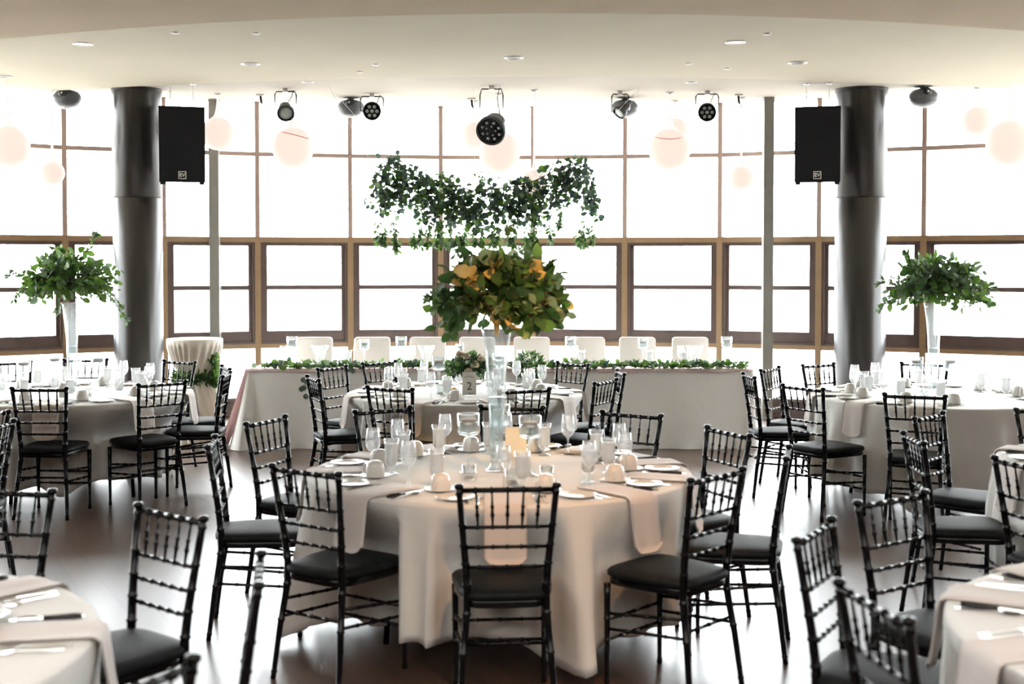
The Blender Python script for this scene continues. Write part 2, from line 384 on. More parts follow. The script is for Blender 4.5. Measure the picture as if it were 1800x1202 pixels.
# round pillars and square posts
def pillar(x, y, r):
    root = thing('pillar_%s' % ('left' if x < 0 else 'right'), None, None, (x, y, 0)); root['kind'] = 'structure'
    m = MB(); m.lathe([(r, 0.0), (r, 2.455), (r-0.004, 2.46), (r-0.004, 2.468), (r, 2.472), (r, ZC)], 64); m.build('shaft', MT['pillar'], root)
    m = MB(); m.lathe([(r-0.003, 2.457), (r+0.002, 2.46), (r+0.002, 2.466), (r-0.003, 2.469)], 64); m.build('seam_band', MT['seam'], root)
    m = MB(); m.lathe([(r+0.004, ZC-0.03), (r+0.008, ZC-0.028), (r+0.008, ZC)], 64); m.build('collar', MT['seam'], root)
pillar(-4.01, 13.55, 0.256); pillar(3.735, 13.55, 0.268)
for px, yy in ((378.5, 14.42), (1349, 14.22)):
    m = MB(); x = (px-900)*yy/FPX; m.box((x, yy, ZC/2), (0.112, 0.10, ZC))
    o = struct('trim_post', m, MT['steel'])

# ================================================================ CHAIRS
def ringed(m, a, b, r, nr, n=8, ring=1.35, ends=True):
    a, b = Vector(a), Vector(b); pts = [a]; rad = [r]; L = (b-a).length
    for k in range(1, nr+1):
        t = k/(nr+1)
        for dt, rr in ((-0.006/L, r), (-0.003/L, r*ring), (0.003/L, r*ring), (0.006/L, r)):
            pts.append(a+(b-a)*(t+dt)); rad.append(rr)
    pts.append(b); rad.append(r); m.tube(pts, rad, n)
def post_path(s):
    P = [(0.0, 0.187, -0.003), (0.10, 0.181, 0.010), (0.22, 0.173, 0.025), (0.34, 0.162, 0.045), (0.42, 0.156, 0.056), (0.50, 0.155, 0.055), (0.62, 0.163, 0.043), (0.75, 0.175, 0.024), (0.85, 0.184, 0.009), (0.905, 0.189, 0.0)]
    return [(s*x, y, z) for z, x, y in P]
def px_at(z, s=1):
    P = post_path(s); zs = [p[2] for p in P]
    return interp(zs, [p[0] for p in P], z), interp(zs, [p[1] for p in P], z)
def seat_outline(z, grow=0.0, rr=5.0):
    pts = []
    for k in range(40):
        a = 2*pi*k/40; ca, sa = cos(a), sin(a)
        ex = math.copysign(abs(ca)**(2/rr), ca); ey = math.copysign(abs(sa)**(2/rr), sa)
        yy = 0.235+ey*(0.205+grow); hw = lerp(0.168, 0.205, (ey+1)/2)+grow
        pts.append((ex*hw, yy, z))
    return pts
def make_chair(mat=None, cush=None, name='chiavari_chair'):
    mat = mat or MT['black']; cush = cush or MT['vinyl']
    t = thing(name, None, 'chair')
    m = MB(); m.loft([seat_outline(0.425, -0.006), seat_outline(0.43, 0), seat_outline(0.452, 0), seat_outline(0.457, -0.006)]); m.build('seat', mat, t)
    m = MB(); m.loft([seat_outline(0.457, 0.0), seat_outline(0.462, 0.008), seat_outline(0.478, 0.010), seat_outline(0.489, 0.0), seat_outline(0.495, -0.03), seat_outline(0.499, -0.09)]); m.build('cushion', cush, t)
    for s in (-1, 1):
        m = MB(); path = post_path(s); pts = []; rad = []
        def rb(z): return interp([0, 0.02, 0.45, 0.905], [0.0125, 0.0115, 0.0165, 0.0125], z)
        rings = [0.03, 0.25, 0.40, 0.515, 0.60, 0.675, 0.755, 0.88]
        zs = sorted(set([p[2] for p in path]+[q+d for q in rings for d in (-0.007, -0.003, 0.003, 0.007)]))
        for z in zs:
            if z < 0 or z > 0.905: continue
            x, y = px_at(z, s); near = any(abs(z-q) <= 0.0035 for q in rings)
            pts.append((x, y, z)); rad.append(rb(z)*(1.22 if near else 1))
        m.tube(pts, rad, 10); m.lathe([(0.0, 0.898), (0.012, 0.898), (0.0185, 0.905), (0.0185, 0.914), (0.014, 0.919), (0.0, 0.921)], 12, (s*0.189, 0, 0)); m.build('back_post', mat, t)
        m = MB(); pts = []; rad = []
        for z, r in ((0, .011), (0.012, .013), (0.03, .010), (0.15, .0115), (0.18, .0115), (0.183, .015), (0.189, .015), (0.192, .0125), (0.27, .0125), (0.273, .0155), (0.279, .0155), (0.282, .013), (0.36, .014), (0.427, .0155)):
            pts.append((s*lerp(0.186, 0.188, z), 0.42, z)); rad.append(r)
        m.tube(pts, rad, 10); m.build('leg', mat, t)
    def rail(z, r, nr, nm='rail', mt=mat):
        xa, ya = px_at(z, -1); m = MB(); ringed(m, (xa, ya, z), (-xa, ya, z), r, nr); m.build(nm, mt, t)
    rail(0.893, 0.0105, 5, 'top_rail')
    for z in (0.745, 0.665, 0.585): rail(z, 0.0072, 5)
    for k in range(5):
        f = (k-2)/3.0; xa, ya = px_at(0.888); xb, yb = px_at(0.75); m = MB()
        a = Vector((f*xa*0.98, ya, 0.888)); b = Vector((f*xb*0.98, yb, 0.75)); pts = []; rad = []
        for q, r in ((0, .0045), (.25, .005), (.40, .0055), (.43, .0085), (.47, .0085), (.50, .006), (.62, .007), (.66, .0095), (.70, .0095), (.74, .0065), (1, .0045)):
            pts.append(a.lerp(b, q)); rad.append(r)
        m.tube(pts, rad, 6); m.build('spindle', mat, t)
    for z in (0.272, 0.186): m = MB(); ringed(m, (-0.187, 0.42, z), (0.187, 0.42, z), 0.0072, 3); m.build('stretcher', mat, t)
    xa, ya = px_at(0.287, 1); m = MB(); ringed(m, (-xa, ya, 0.287), (xa, ya, 0.287), 0.0072, 3); m.build('stretcher', mat, t)
    for s in (-1, 1):
        for zf, zr in ((0.30, 0.337), (0.235, 0.262)):
            xr, yr = px_at(zr, s); m = MB(); ringed(m, (s*0.187, 0.42, zf), (xr, yr, zr), 0.0072, 3); m.build('stretcher', mat, t)
    return t

TAB = {  # centre x, y, cloth radius, phrase used in labels
    'T1': (-0.057, 6.12, 0.925, 'the large middle table'),
    'T2': (-0.37, 9.82, 0.915, 'the table with number 2'),
    'T3': (-3.41, 9.76, 0.915, 'the table by the left pillar'),
    'T4': (3.21, 9.58, 0.915, 'the table by the right pillar'),
    'T5': (-2.04, 3.24, 0.925, 'the bottom left corner table'),
    'T6': (2.14, 3.37, 0.925, 'the bottom right corner table'),
    'T7': (3.40, 6.30, 0.915, 'the table cropped at right'),
    'T8': (-4.12, 6.45, 0.915, 'the table beyond the left edge'),
}
CH = [('T1', -0.016, 4.839, 4.8, 'front'), ('T1', -0.861, 5.22, -34.7, 'front left'), ('T1', -1.445, 6.051, -81.9, 'left'), ('T1', -1.346, 6.891, -112.8, 'rear left'),
 ('T1', -0.758, 7.395, -142.6, 'back left'), ('T1', -0.002, 7.521, -190.5, 'back'), ('T1', 0.68, 7.185, -213.6, 'back right'), ('T1', 1.104, 6.43, -245.2, 'rear right'),
 ('T1', 1.248, 5.698, 75.9, 'right'), ('T1', 0.834, 5.107, 47.3, 'front right'),
 ('T2', -0.841, 8.655, -30, 'front left'), ('T2', 0.085, 8.527, 25, 'front right'), ('T2', -1.487, 9.412, -67.8, 'left'), ('T2', -1.478, 10.358, -120, 'rear left'),
 ('T2', -1.15, 10.92, -132, 'back left'), ('T2', 0.519, 10.794, -228.7, 'back right'), ('T2', 0.856, 9.917, -266.3, 'rear right'), ('T2', 0.682, 9.158, 60.7, 'right'),
 ('T3', -3.24, 8.631, -2, 'front'), ('T3', -2.501, 9.015, 46.1, 'front right'), ('T3', -2.902, 11.002, -212, 'back right'), ('T3', -2.353, 10.362, -247.6, 'rear right'),
 ('T3', -2.201, 9.72, 94, 'right'), ('T3', -4.352, 10.884, -148, 'back left'), ('T3', -3.795, 11.215, -178, 'back'),
 ('T4', 2.616, 8.182, -22, 'front left'), ('T4', 2.01, 8.717, -57, 'left'), ('T4', 1.809, 9.631, -87.3, 'rear left'), ('T4', 2.097, 10.249, -124, 'back left'),
 ('T4', 2.593, 10.669, -146, 'back'), ('T4', 3.52, 10.76, -206, 'back right'),
 ('T5', -1.915, 4.76, -190, 'back'), ('T5', -1.18, 4.335, -219.8, 'back right'), ('T5', -0.707, 3.521, -259.8, 'right'), ('T5', -0.773, 2.547, 64.4, 'front right'),
 ('T6', 0.976, 4.049, -120.4, 'rear left'), ('T6', 1.391, 4.602, -145.3, 'back left'), ('T6', 0.915, 3.186, -79.1, 'left'),
 ('T7', 1.97, 6.178, -93, 'left'), ('T7', 2.348, 7.09, -132, 'rear left'), ('T7', 2.19, 5.376, -72, 'front left'), ('T7', 3.14, 7.43, -166, 'back'),
 ('T8', -2.714, 6.677, 91, 'right'), ('T8', -3.04, 7.42, 133, 'rear right')]
SEATN = {'front': 'front', 'back': 'back'}
def W(t, seat): return seat
CHLAB = {
 ('T1', 'front'): 'black chiavari chair seen squarely from behind, nearest at the large middle table',
 ('T5', 'right'): 'black chiavari chair seen edge-on at the bottom, right of the corner table',
 ('T5', 'front right'): 'black chair of which only a slanting top rail shows at bottom left',
}
chair = Proto(make_chair)
for t, x, y, a, seat in CH:
    lab = CHLAB.get((t, seat), 'black chiavari chair at the %s seat of %s' % (seat, TAB[t][3]))
    chair.place((x, y, 0), radians(a), lab, 'black chiavari chairs around the round tables')

# ================================================================ TABLES AND CLOTHS
def make_table():
    t = thing('round_table', None, 'table')
    m = MB(); m.lathe([(0.0, 0.722), (0.895, 0.722), (0.905, 0.73), (0.905, 0.742), (0.895, 0.748), (0.0, 0.748)], 72); m.build('tabletop', MT['ply'], t)
    for k in range(4):
        a = radians(30+90*k); m = MB(); c, s = cos(a), sin(a)
        m.tube([(0.56*c, 0.56*s, 0.72), (0.59*c, 0.59*s, 0.3), (0.61*c, 0.61*s, 0.0)], 0.014, 8); m.build('leg', MT['black'], t)
    return t
tabp = Proto(make_table)
def seat_limit(cx, cy, th, chairs):
    # nearest radius at which a ray from the table centre meets a chair seat
    best = 9
    for (x, y, a) in chairs:
        for step in range(45, 130):
            r = step*0.01; wx, wy = cx+r*cos(th)-x, cy+r*sin(th)-y
            lx = wx*cos(a)+wy*sin(a); ly = -wx*sin(a)+wy*cos(a)
            if abs(lx) < 0.235 and -0.03 < ly < 0.475:
                best = min(best, r); break
    return best
def cloth(cx, cy, R, seed, chairs, Lbase=0.60, nfold=18):
    rnd = random.Random(seed); N = 288
    ph = [rnd.uniform(0, 2*pi) for _ in range(6)]; rot = rnd.uniform(0, pi/2)
    lim = [seat_limit(cx, cy, 2*pi*k/N, chairs) for k in range(N)]
    lim = [max(0.70, min(l, 1.3)) for l in lim]
    lim = [min(lim[(k+d) % N] for d in range(-2, 3)) for k in range(N)]
    for _ in range(3): lim = [(lim[k-1]+lim[k]+lim[(k+1) % N])/3 for k in range(N)]
    m = MB(); V = [(0, 0, 0.757)]; rows = []
    prof = [('t', f) for f in (0.2, 0.4, 0.6, 0.75, 0.88, 0.96)]+[('e', f) for f in (0.3, 0.7, 1.0)]+[('d', f/16) for f in range(1, 17)]
    for kind, f in prof:
        row = []
        for k in range(N):
            th = 2*pi*k/N
            fold = sin(nfold*th+ph[0]+1.3*sin(2*th+ph[1])+0.8*sin(5*th+ph[4]))
            fold = math.copysign(abs(fold)**0.8, fold)
            amp = 0.5+0.5*sin(3*th+ph[2])*sin(2*th+ph[3])
            cor = max(0.0, cos(4*(th-rot)))**6     # corners of the square cloth
            L = Lbase+0.02*sin(3*th+ph[5])+0.10*cor+0.012*fold*amp
            if kind == 't': r = R*f; z = 0.757+0.0006*sin(9*th+f*20)
            elif kind == 'e': r = R-0.012+0.012*sin(f*pi/2); z = 0.757-0.012*(1-cos(f*pi/2))
            else:
                r = R+0.055*f*(1+0.9*cor)+(0.060*amp+0.014)*fold*f**0.9
                z = 0.745-(L-0.012)*f
                kz = min(1, max(0, (0.72-z)/0.2))
                r = lerp(r, min(r, lim[k]+0.012*fold*f), kz)
            row.append(len(V)); V.append((r*cos(th), r*sin(th), z))
        rows.append(row)
    F = [(0, rows[0][k], rows[0][(k+1) % N]) for k in range(N)]
    for a, b in zip(rows, rows[1:]):
        F += [(a[k], b[k], b[(k+1) % N], a[(k+1) % N]) for k in range(N)]
    m.add(V, F, True); o = m.build('tablecloth', MT['cloth']); o.location = (cx, cy, 0)
    md = o.modifiers.new('hem', 'SOLIDIFY'); md.thickness = 0.0025; md.offset = 0
    return o
SETT = {'T1': 'white tablecloth with soft folds over %s', }
for i, (t, (cx, cy_, R, nm)) in enumerate(TAB.items()):
    if t == 'T8': continue
    tabp.place((cx, cy_, 0), i*0.3, 'round folding table beneath the white cloth, %s' % nm, 'round banquet tables')
    o = cloth(cx, cy_, R, 11+i, [(c[1], c[2], radians(c[3])) for c in CH if c[0] == t])
    tag(o, 'white floor-skimming tablecloth draped over %s' % nm, 'tablecloth', 'white round tablecloths')

# ================================================================ TABLEWARE
TZ = 0.7585
def make_wine():
    t = thing('wine_glass', None, 'glass')
    m = MB(); m.lathe([(0.0, 0.0), (0.034, 0.0), (0.034, 0.002), (0.012, 0.006), (0.005, 0.014), (0.004, 0.05), (0.0045, 0.085), (0.010, 0.094)], 24); m.build('stem', MT['thickglass'], t)
    m = MB(); m.lathe([(0.008, 0.092), (0.022, 0.102), (0.034, 0.122), (0.0375, 0.142), (0.036, 0.165), (0.0315, 0.19), (0.028, 0.208), (0.0272, 0.209), (0.0302, 0.19), (0.0347, 0.165), (0.036, 0.142), (0.0325, 0.123), (0.021, 0.104), (0.0, 0.097)], 24); m.build('bowl', MT['glass'], t)
    return t
def make_water():
    t = thing('water_glass', None, 'glass')
    m = MB(); m.lathe([(0.0, 0.0), (0.033, 0.0), (0.033, 0.003), (0.012, 0.008), (0.008, 0.018), (0.014, 0.03), (0.026, 0.044), (0.032, 0.06), (0.031, 0.10), (0.033, 0.14), (0.036, 0.168), (0.0345, 0.168), (0.0315, 0.14), (0.0295, 0.10), (0.0305, 0.062), (0.0, 0.046)], 24); m.build('bowl', MT['glass'], t)
    m = MB(); m.lathe([(0.0, 0.047), (0.022, 0.049), (0.029, 0.062), (0.028, 0.10), (0.0305, 0.14), (0.0305, 0.146), (0.0, 0.146)], 20); m.build('ice_water', MT['ice'], t)
    return t
def make_cup():
    t = thing('coffee_cup', None, 'cup')
    m = MB(); m.lathe([(0.042, 0.0), (0.0445, 0.002), (0.0445, 0.034), (0.0430, 0.050), (0.038, 0.063), (0.029, 0.071), (0.018, 0.075), (0.0, 0.076)], 28); m.build('bowl', MT['china'], t)
    m = MB(); pts = [(0.041+0.020*sin(pi*k/10), 0, 0.010+0.036*k/10) for k in range(11)]; m.tube(pts, 0.0035, 6); m.build('handle', MT['china'], t)
    return t
def make_saucer():
    m = MB(); m.lathe([(0.0, 0.004), (0.024, 0.004), (0.028, 0.0), (0.034, 0.002), (0.070, 0.012), (0.073, 0.014), (0.070, 0.0155), (0.040, 0.007), (0.0, 0.006)], 32); return tag(m.build('saucer', MT['china']), None, 'saucer')
def make_plate():
    m = MB(); m.lathe([(0.0, 0.004), (0.044, 0.003), (0.048, 0.0), (0.053, 0.003), (0.082, 0.013), (0.085, 0.015), (0.082, 0.0165), (0.056, 0.008), (0.048, 0.0065), (0.0, 0.006)], 36); return tag(m.build('side_plate', MT['china']), None, 'plate')
def strip(m, pts, th=0.0016, mat=0):
    # flat tapered bar: pts = (y, halfwidth, z)
    V = []; n = len(pts)
    for y, w_, z in pts: V += [(-w_, y, z), (w_, y, z), (w_, y, z+th), (-w_, y, z+th)]
    F = []
    for i in range(n-1):
        a = i*4; b = a+4
        for k in range(4): F.append((a+k, a+(k+1) % 4, b+(k+1) % 4, b+k))
    F.append((3, 2, 1, 0)); F.append((n*4-4, n*4-3, n*4-2, n*4-1)); m.add(V, F, False, mat)
def make_fork():
    m = MB(); strip(m, [(0, .008, .001), (.03, .0085, .001), (.09, .0035, .004), (.125, .0035, .006), (.135, .010, .004), (.150, .012, .002)])
    for k in range(4):
        x = (k-1.5)*0.0065; M = Matrix.Translation((x, 0, 0)); mm = MB(); strip(mm, [(.148, .0022, .002), (.17, .0020, .003), (.195, .0010, .007)])
        m.add([M @ Vector(p) for p in mm.v], mm.f, False)
    return tag(m.build('fork', MT['silver']), None, 'fork')
def make_spoon():
    m = MB(); strip(m, [(0, .008, .001), (.03, .0085, .001), (.09, .0035, .004), (.125, .003, .006)])
    V = []; F = []; n = 16
    for i in range(6):
        f = i/5
        for k in range(n):
            a = 2*pi*k/n; V.append((0.0195*f*cos(a), 0.152+0.031*f*sin(a), 0.001+0.007*f*f))
    for i in range(5):
        for k in range(n): F.append((i*n+k, i*n+(k+1) % n, (i+1)*n+(k+1) % n, (i+1)*n+k))
    m.add(V, F, True); return tag(m.build('spoon', MT['silver']), None, 'spoon')
def make_knife():
    t = thing('steak_knife', None, 'knife')
    m = MB(); m.tube([(0, 0, .008), (0, .02, .008), (0, .06, .007), (0, .105, .007)], [.007, .0095, .0085, .007], 8); m.build('handle', MT['handle'], t, 'black knife handle')
    m = MB(); strip(m, [(.104, .007, .006), (.15, .0085, .005), (.20, .007, .004), (.222, .001, .003)], 0.0014); m.build('blade', MT['silver'], t)
    return t
def make_napkin():
    # folded napkin lying at the place and hanging over the edge: local y inward, y=0 at the table edge
    m = MB(); path = [(0.30, 0.006), (0.22, 0.007), (0.12, 0.006), (0.04, 0.005), (0.005, 0.004), (-0.014, -0.006), (-0.020, -0.03), (-0.026, -0.08), (-0.034, -0.14), (-0.044, -0.20), (-0.05, -0.235)]
    nx = 10; V = []; n = len(path)
    for lay in (0, 1):
        for i, (y, z) in enumerate(path):
            a = path[max(0, i-1)]; b = path[min(n-1, i+1)]; tx, tz = b[0]-a[0], b[1]-a[1]; L = hypot(tx, tz); nxn, nzn = tz/L, -tx/L
            if nzn < 0 and i < 5: nxn, nzn = -nxn, -nzn
            if i >= 5 and nxn > 0: nxn, nzn = -nxn, -nzn
            for k in range(nx+1):
                f = k/nx*2-1; hw = 0.088*(1+0.0*i); dz = 0
                if i == n-1: dz = 0.035*f*f*f*f
                off = 0.006*lay+0.004*sin(f*5)*(i/n)
                V.append((f*hw, y+nxn*off-0.018*(abs(f)**2)*0, z+nzn*off+dz))
    F = []; w_ = nx+1; tot = n*w_
    for lay in (0, 1):
        for i in range(n-1):
            for k in range(nx):
                a = lay*tot+i*w_+k; F.append((a, a+1, a+w_+1, a+w_))
    for i in range(n-1):
        for k in (0, nx): a = i*w_+k; F.append((a, a+w_, tot+a+w_, tot+a))
    for k in range(nx):
        for i in (0, n-1): a = i*w_+k; F.append((a, a+1, tot+a+1, tot+a))
    m.add(V, F, True); return tag(m.build('napkin', MT['blush']), None, 'napkin')
PR = {k: Proto(f) for k, f in dict(wine=make_wine, water=make_water, cup=make_cup, saucer=make_saucer, plate=make_plate, fork=make_fork, spoon=make_spoon, knife=make_knife, napkin=make_napkin).items()}
ITEMS = [('napkin', 0.0, 0.0, 0, 'blush napkin draped over the edge', 'blush napkins over the table edges'),
 ('knife', 0.135, 0.03, 0, 'steak knife with black handle', 'black handled steak knives'),
 ('spoon', 0.168, 0.05, 3, 'polished steel spoon', 'spoons at the place settings'),
 ('fork', -0.125, 0.05, -2, 'inner steel fork', 'inner forks at the place settings'),
 ('fork', -0.158, 0.035, 2, 'outer steel fork', 'outer forks at the place settings'),
 ('plate', -0.21, 0.17, 0, 'white side plate with raised rim', 'white side plates'),
 ('saucer', 0.185, 0.33, 0, 'white saucer under an upturned cup', 'white saucers'),
 ('cup', 0.185, 0.33, 40, 'upturned white coffee cup on saucer', 'upturned coffee cups'),
 ('wine', 0.0, 0.31, 0, 'empty tulip shaped wine glass', 'empty wine glasses'),
 ('water', 0.085, 0.405, 0, 'footed glass of iced water', 'glasses of iced water')]
def setting(t, x, y, seat, rnd):
    cx, cy_, R, nm = TAB[t]; th = atan2(y-cy_, x-cx)
    ex, ey = cos(th), sin(th); inx, iny = -ex, -ey      # inward
    rx, ry = iny, -inx                                  # the diner's right when facing inward
    base = th+pi/2                                       # local +y of the item points inward
    for key, tr, inn, rot, lab, grp in ITEMS:
        if t in ('T5', 'T6') and key == 'plate': tr, inn = -0.12, 0.50
        j = rnd.uniform(-0.008, 0.008); r = R-inn+j*0.5 if key != 'napkin' else R
        a = tr+(j if key != 'napkin' else 0)
        if key in ('saucer', 'cup', 'wine', 'water', 'plate'): a = tr
        if key in ('saucer', 'cup'): r = R-inn
        X = cx+ex*r+rx*a; Y = cy_+ey*r+ry*a; z = TZ
        if key == 'cup': z = TZ+0.006
        if key in ('fork', 'spoon', 'knife'):
            if hypot(X-cx, Y-cy_) > R-0.03: X -= ex*0.03; Y -= ey*0.03
        rz = base+radians(rot+(rnd.uniform(-3, 3) if key != 'napkin' else 0))
        if key == 'cup': rz = rnd.uniform(0, 6.28)
        PR[key].place((X, Y, z), rz, '%s at %s, %s seat' % (lab, nm, seat), grp)
rnd = random.Random(5)
for t, x, y, a, seat in CH:
    if t == 'T8': continue
    setting(t, x, y, seat, rnd)
# seats whose chairs the photo hides, their place settings still show
for t, ang, seat in (('T2', 88, 'back'), ('T3', 200, 'left'), ('T3', 240, 'front left'), ('T4', 20, 'right'), ('T4', -25, 'front right'), ('T6', 128, 'far back')):
    if t == 'T6': continue
    cx, cy_, R, nm = TAB[t]; setting(t, cx+1.3*cos(radians(ang)), cy_+1.3*sin(radians(ang)), seat, rnd)

# ---- centrepieces
def make_vase():
    t = thing('trumpet_vase', None, 'vase')
    m = MB(); m.lathe([(0.0, 0.0), (0.055, 0.0), (0.056, 0.008), (0.035, 0.02), (0.030, 0.05), (0.034, 0.16), (0.042, 0.36), (0.054, 0.55), (0.068, 0.665), (0.074, 0.70), (0.071, 0.70), (0.051, 0.55), (0.039, 0.36), (0.031, 0.16), (0.026, 0.055), (0.0, 0.045)], 36); m.build('body', MT['thickglass'], t)
    m = MB(); m.lathe([(0.0, 0.048), (0.025, 0.057), (0.030, 0.16), (0.038, 0.36), (0.0, 0.36)], 28); m.build('water', MT['water'], t)
    return t
vase = Proto(make_vase)
VP = {'T1': (-0.075, 6.10), 'T3': (-3.42, 9.80), 'T4': (3.21, 9.60)}
for t, (x, y) in VP.items():
    vase.place((x, y, TZ), 0, 'tall clear trumpet vase holding greenery on %s' % TAB[t][3], 'trumpet vases')
def leaf(m, p, d, up, L, Wd, mat, shape='oval', bend=0.15):
    d = Vector(d).normalized(); u = Vector(up); s_ = d.cross(u)
    if s_.length < 1e-3: s_ = d.cross(Vector((1, 0.3, 0)))
    s_.normalize(); nrm = s_.cross(d).normalized()
    if shape == 'round': prof = [(0, 0), (.12, .55), (.4, 1), (.7, .95), (.93, .5), (1, 0)]
    elif shape == 'heart': prof = [(0, 0), (.08, .6), (.3, 1), (.6, .8), (.85, .4), (1, 0)]
    elif shape == 'thin': prof = [(0, 0), (.3, 1), (.65, .8), (1, 0)]
    else: prof = [(0, 0), (.15, .55), (.4, 1), (.7, .75), (1, 0)]
    V = [p]; F = []; n = len(prof)
    for q, (f, w_) in enumerate(prof[1:-1]):
        c = Vector(p)+d*(L*f)-nrm*(bend*L*f*f)
        V += [c-s_*(Wd*w_)+nrm*(Wd*w_*0.25), c, c+s_*(Wd*w_)+nrm*(Wd*w_*0.25)]
    V.append(Vector(p)+d*L-nrm*(bend*L)); e = len(V)-1
    F += [(0, 2, 1), (0, 3, 2)]
    for q in range(n-3):
        a = 1+q*3; b = a+3; F += [(a, a+1, b+1, b), (a+1, a+2, b+2, b+1)]
    a = 1+(n-3)*3; F += [(a, a+1, e), (a+1, a+2, e)]
    m.add(V, F, True, mat)
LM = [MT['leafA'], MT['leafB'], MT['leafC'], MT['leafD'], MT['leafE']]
def rdir(r, lo=-1.0, hi=1.0):
    z = r.uniform(lo, hi); a = r.uniform(0, 2*pi); q = sqrt(max(0, 1-z*z)); return Vector((q*cos(a), q*sin(a), z))
def bouquet(name, label, cat, loc, rx, rz, n_b, seed, big=0.032, tails=(), group=None, weights=(5, 4, 2, 0)):
    r = random.Random(seed); t = thing(name, label, cat, loc, 0, group)
    broad, fine, tw = MB(), MB(), MB()
    for k in range(n_b):
        d = rdir(r, -0.45, 1.0); ln = r.uniform(0.72, 1.05); end = Vector((d.x*rx, d.y*rx, d.z*rz))*ln
        mid = end*0.5+Vector((0, 0, 0.03)); pts = [Vector((0, 0, -0.04)), mid, end]
        tw.tube(pts, [0.003, 0.002, 0.001], 4)
        isbig = r.random() < 0.62; mt = r.choices(range(len(weights)), weights)[0]
        steps = 7 if isbig else 12
        for s in range(1, steps+1):
            f = 0.35+0.65*s/steps; p = pts[1].lerp(end, (f-0.5)*2) if f > 0.5 else pts[0].lerp(mid, f*2)
            p = p+rdir(r)*0.025
            ld = (d*0.9+rdir(r)*0.9); ld.z -= 0.15
            if isbig: S = big*r.uniform(0.75, 1.25); leaf(broad, p, ld, rdir(r)+Vector((0, -0.4, 0.6)), S*2.1, S*r.uniform(0.62, 0.9), mt, r.choice(['oval', 'heart', 'round']), r.uniform(0, 0.3))
            else:
                S = r.uniform(0.022, 0.034)
                for q in range(2): leaf(fine, p, ld+rdir(r)*0.6, rdir(r), S*1.4, S*0.25, r.choices(range(4), (3, 2, 4, 1))[0], 'thin', 0.1)
    for (tx, ty, tz, ln) in tails:
        e0 = Vector((tx, ty, tz)); a0 = e0*0.6; a0.z = max(a0.z, 0.0); pts = [a0, e0*0.9+Vector((0, 0, 0.04)), e0]; tw.tube(pts, 0.0015, 4)
        for s in range(26):
            f = s/25; p = (pts[0].lerp(pts[1], f*2) if f < .5 else pts[1].lerp(pts[2], f*2-1))+rdir(r)*0.01
            leaf(fine, p, (e0-a0).normalized()+rdir(r)*0.9, rdir(r), 0.042, 0.011, r.choice([0, 2, 2]), 'thin')
    broad.build('broad_leaves', LM, t); fine.build('small_leaves', LM, t); tw.build('twigs', MT['bark'], t)
    return t
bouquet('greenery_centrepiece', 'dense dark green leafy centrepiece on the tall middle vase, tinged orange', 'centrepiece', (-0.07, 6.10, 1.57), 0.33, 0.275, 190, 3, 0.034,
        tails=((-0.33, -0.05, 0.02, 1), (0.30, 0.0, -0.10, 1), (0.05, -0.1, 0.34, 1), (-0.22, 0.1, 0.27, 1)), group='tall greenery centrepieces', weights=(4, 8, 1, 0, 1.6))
bouquet('greenery_centrepiece', 'bright green leafy centrepiece with trailing sprigs by the left pillar', 'centrepiece', (-3.43, 9.80, 1.60), 0.37, 0.26, 175, 8, 0.030,
        tails=((0.42, -0.05, -0.18, 1), (0.44, 0.0, -0.28, 1), (0.18, 0.1, 0.38, 1), (-0.48, 0, 0.06, 1), (-0.40, -0.1, -0.12, 1), (-0.1, 0, -0.22, 1)), group='tall greenery centrepieces', weights=(7, 1, 2, 0))
bouquet('greenery_centrepiece', 'paler green leafy centrepiece with silvery sprigs by the right pillar', 'centrepiece', (3.23, 9.60, 1.565), 0.37, 0.25, 175, 21, 0.030,
        tails=((-0.46, -0.05, 0.04, 1), (-0.44, 0, -0.16, 1), (0.44, 0.0, 0.0, 1), (0.40, 0, -0.12, 1), (-0.25, 0, 0.26, 1)), group='tall greenery centrepieces', weights=(5, 1, 4, 0))
# low rose bouquet on table 2
bq = bouquet('rose_arrangement', 'low arrangement of cream roses and dark foliage behind the number 2 card', 'flowers', (-0.335, 9.93, 0.93), 0.17, 0.13, 60, 31, 0.024, weights=(3, 6, 1, 0))
rr = random.Random(2)
for k, (x, y, z) in enumerate(((-0.02, -0.10, 0.10), (0.045, -0.13, 0.045), (0.0, -0.14, -0.01), (0.10, -0.09, 0.09), (-0.07, -0.08, 0.12), (0.16, -0.05, 0.05))):
    m = MB()
    for q in range(16):
        d = rdir(rr, -0.2, 1); d.y -= 0.3; leaf(m, (x, y, z), d, d.cross(rdir(rr)), 0.034, 0.02, 0, 'round', -0.4)
    m.build('rose', MT['rose'], bq)
m = MB(); m.lathe([(0.0, 0.0), (0.05, 0.0), (0.055, 0.01), (0.05, 0.13), (0.047, 0.13), (0.05, 0.012), (0.0, 0.008)], 28); o = m.build('glass_vase', MT['thickglass']); o.location = (-0.335, 9.93, TZ)
tag(o, 'short clear glass vase under the cream rose arrangement', 'vase')
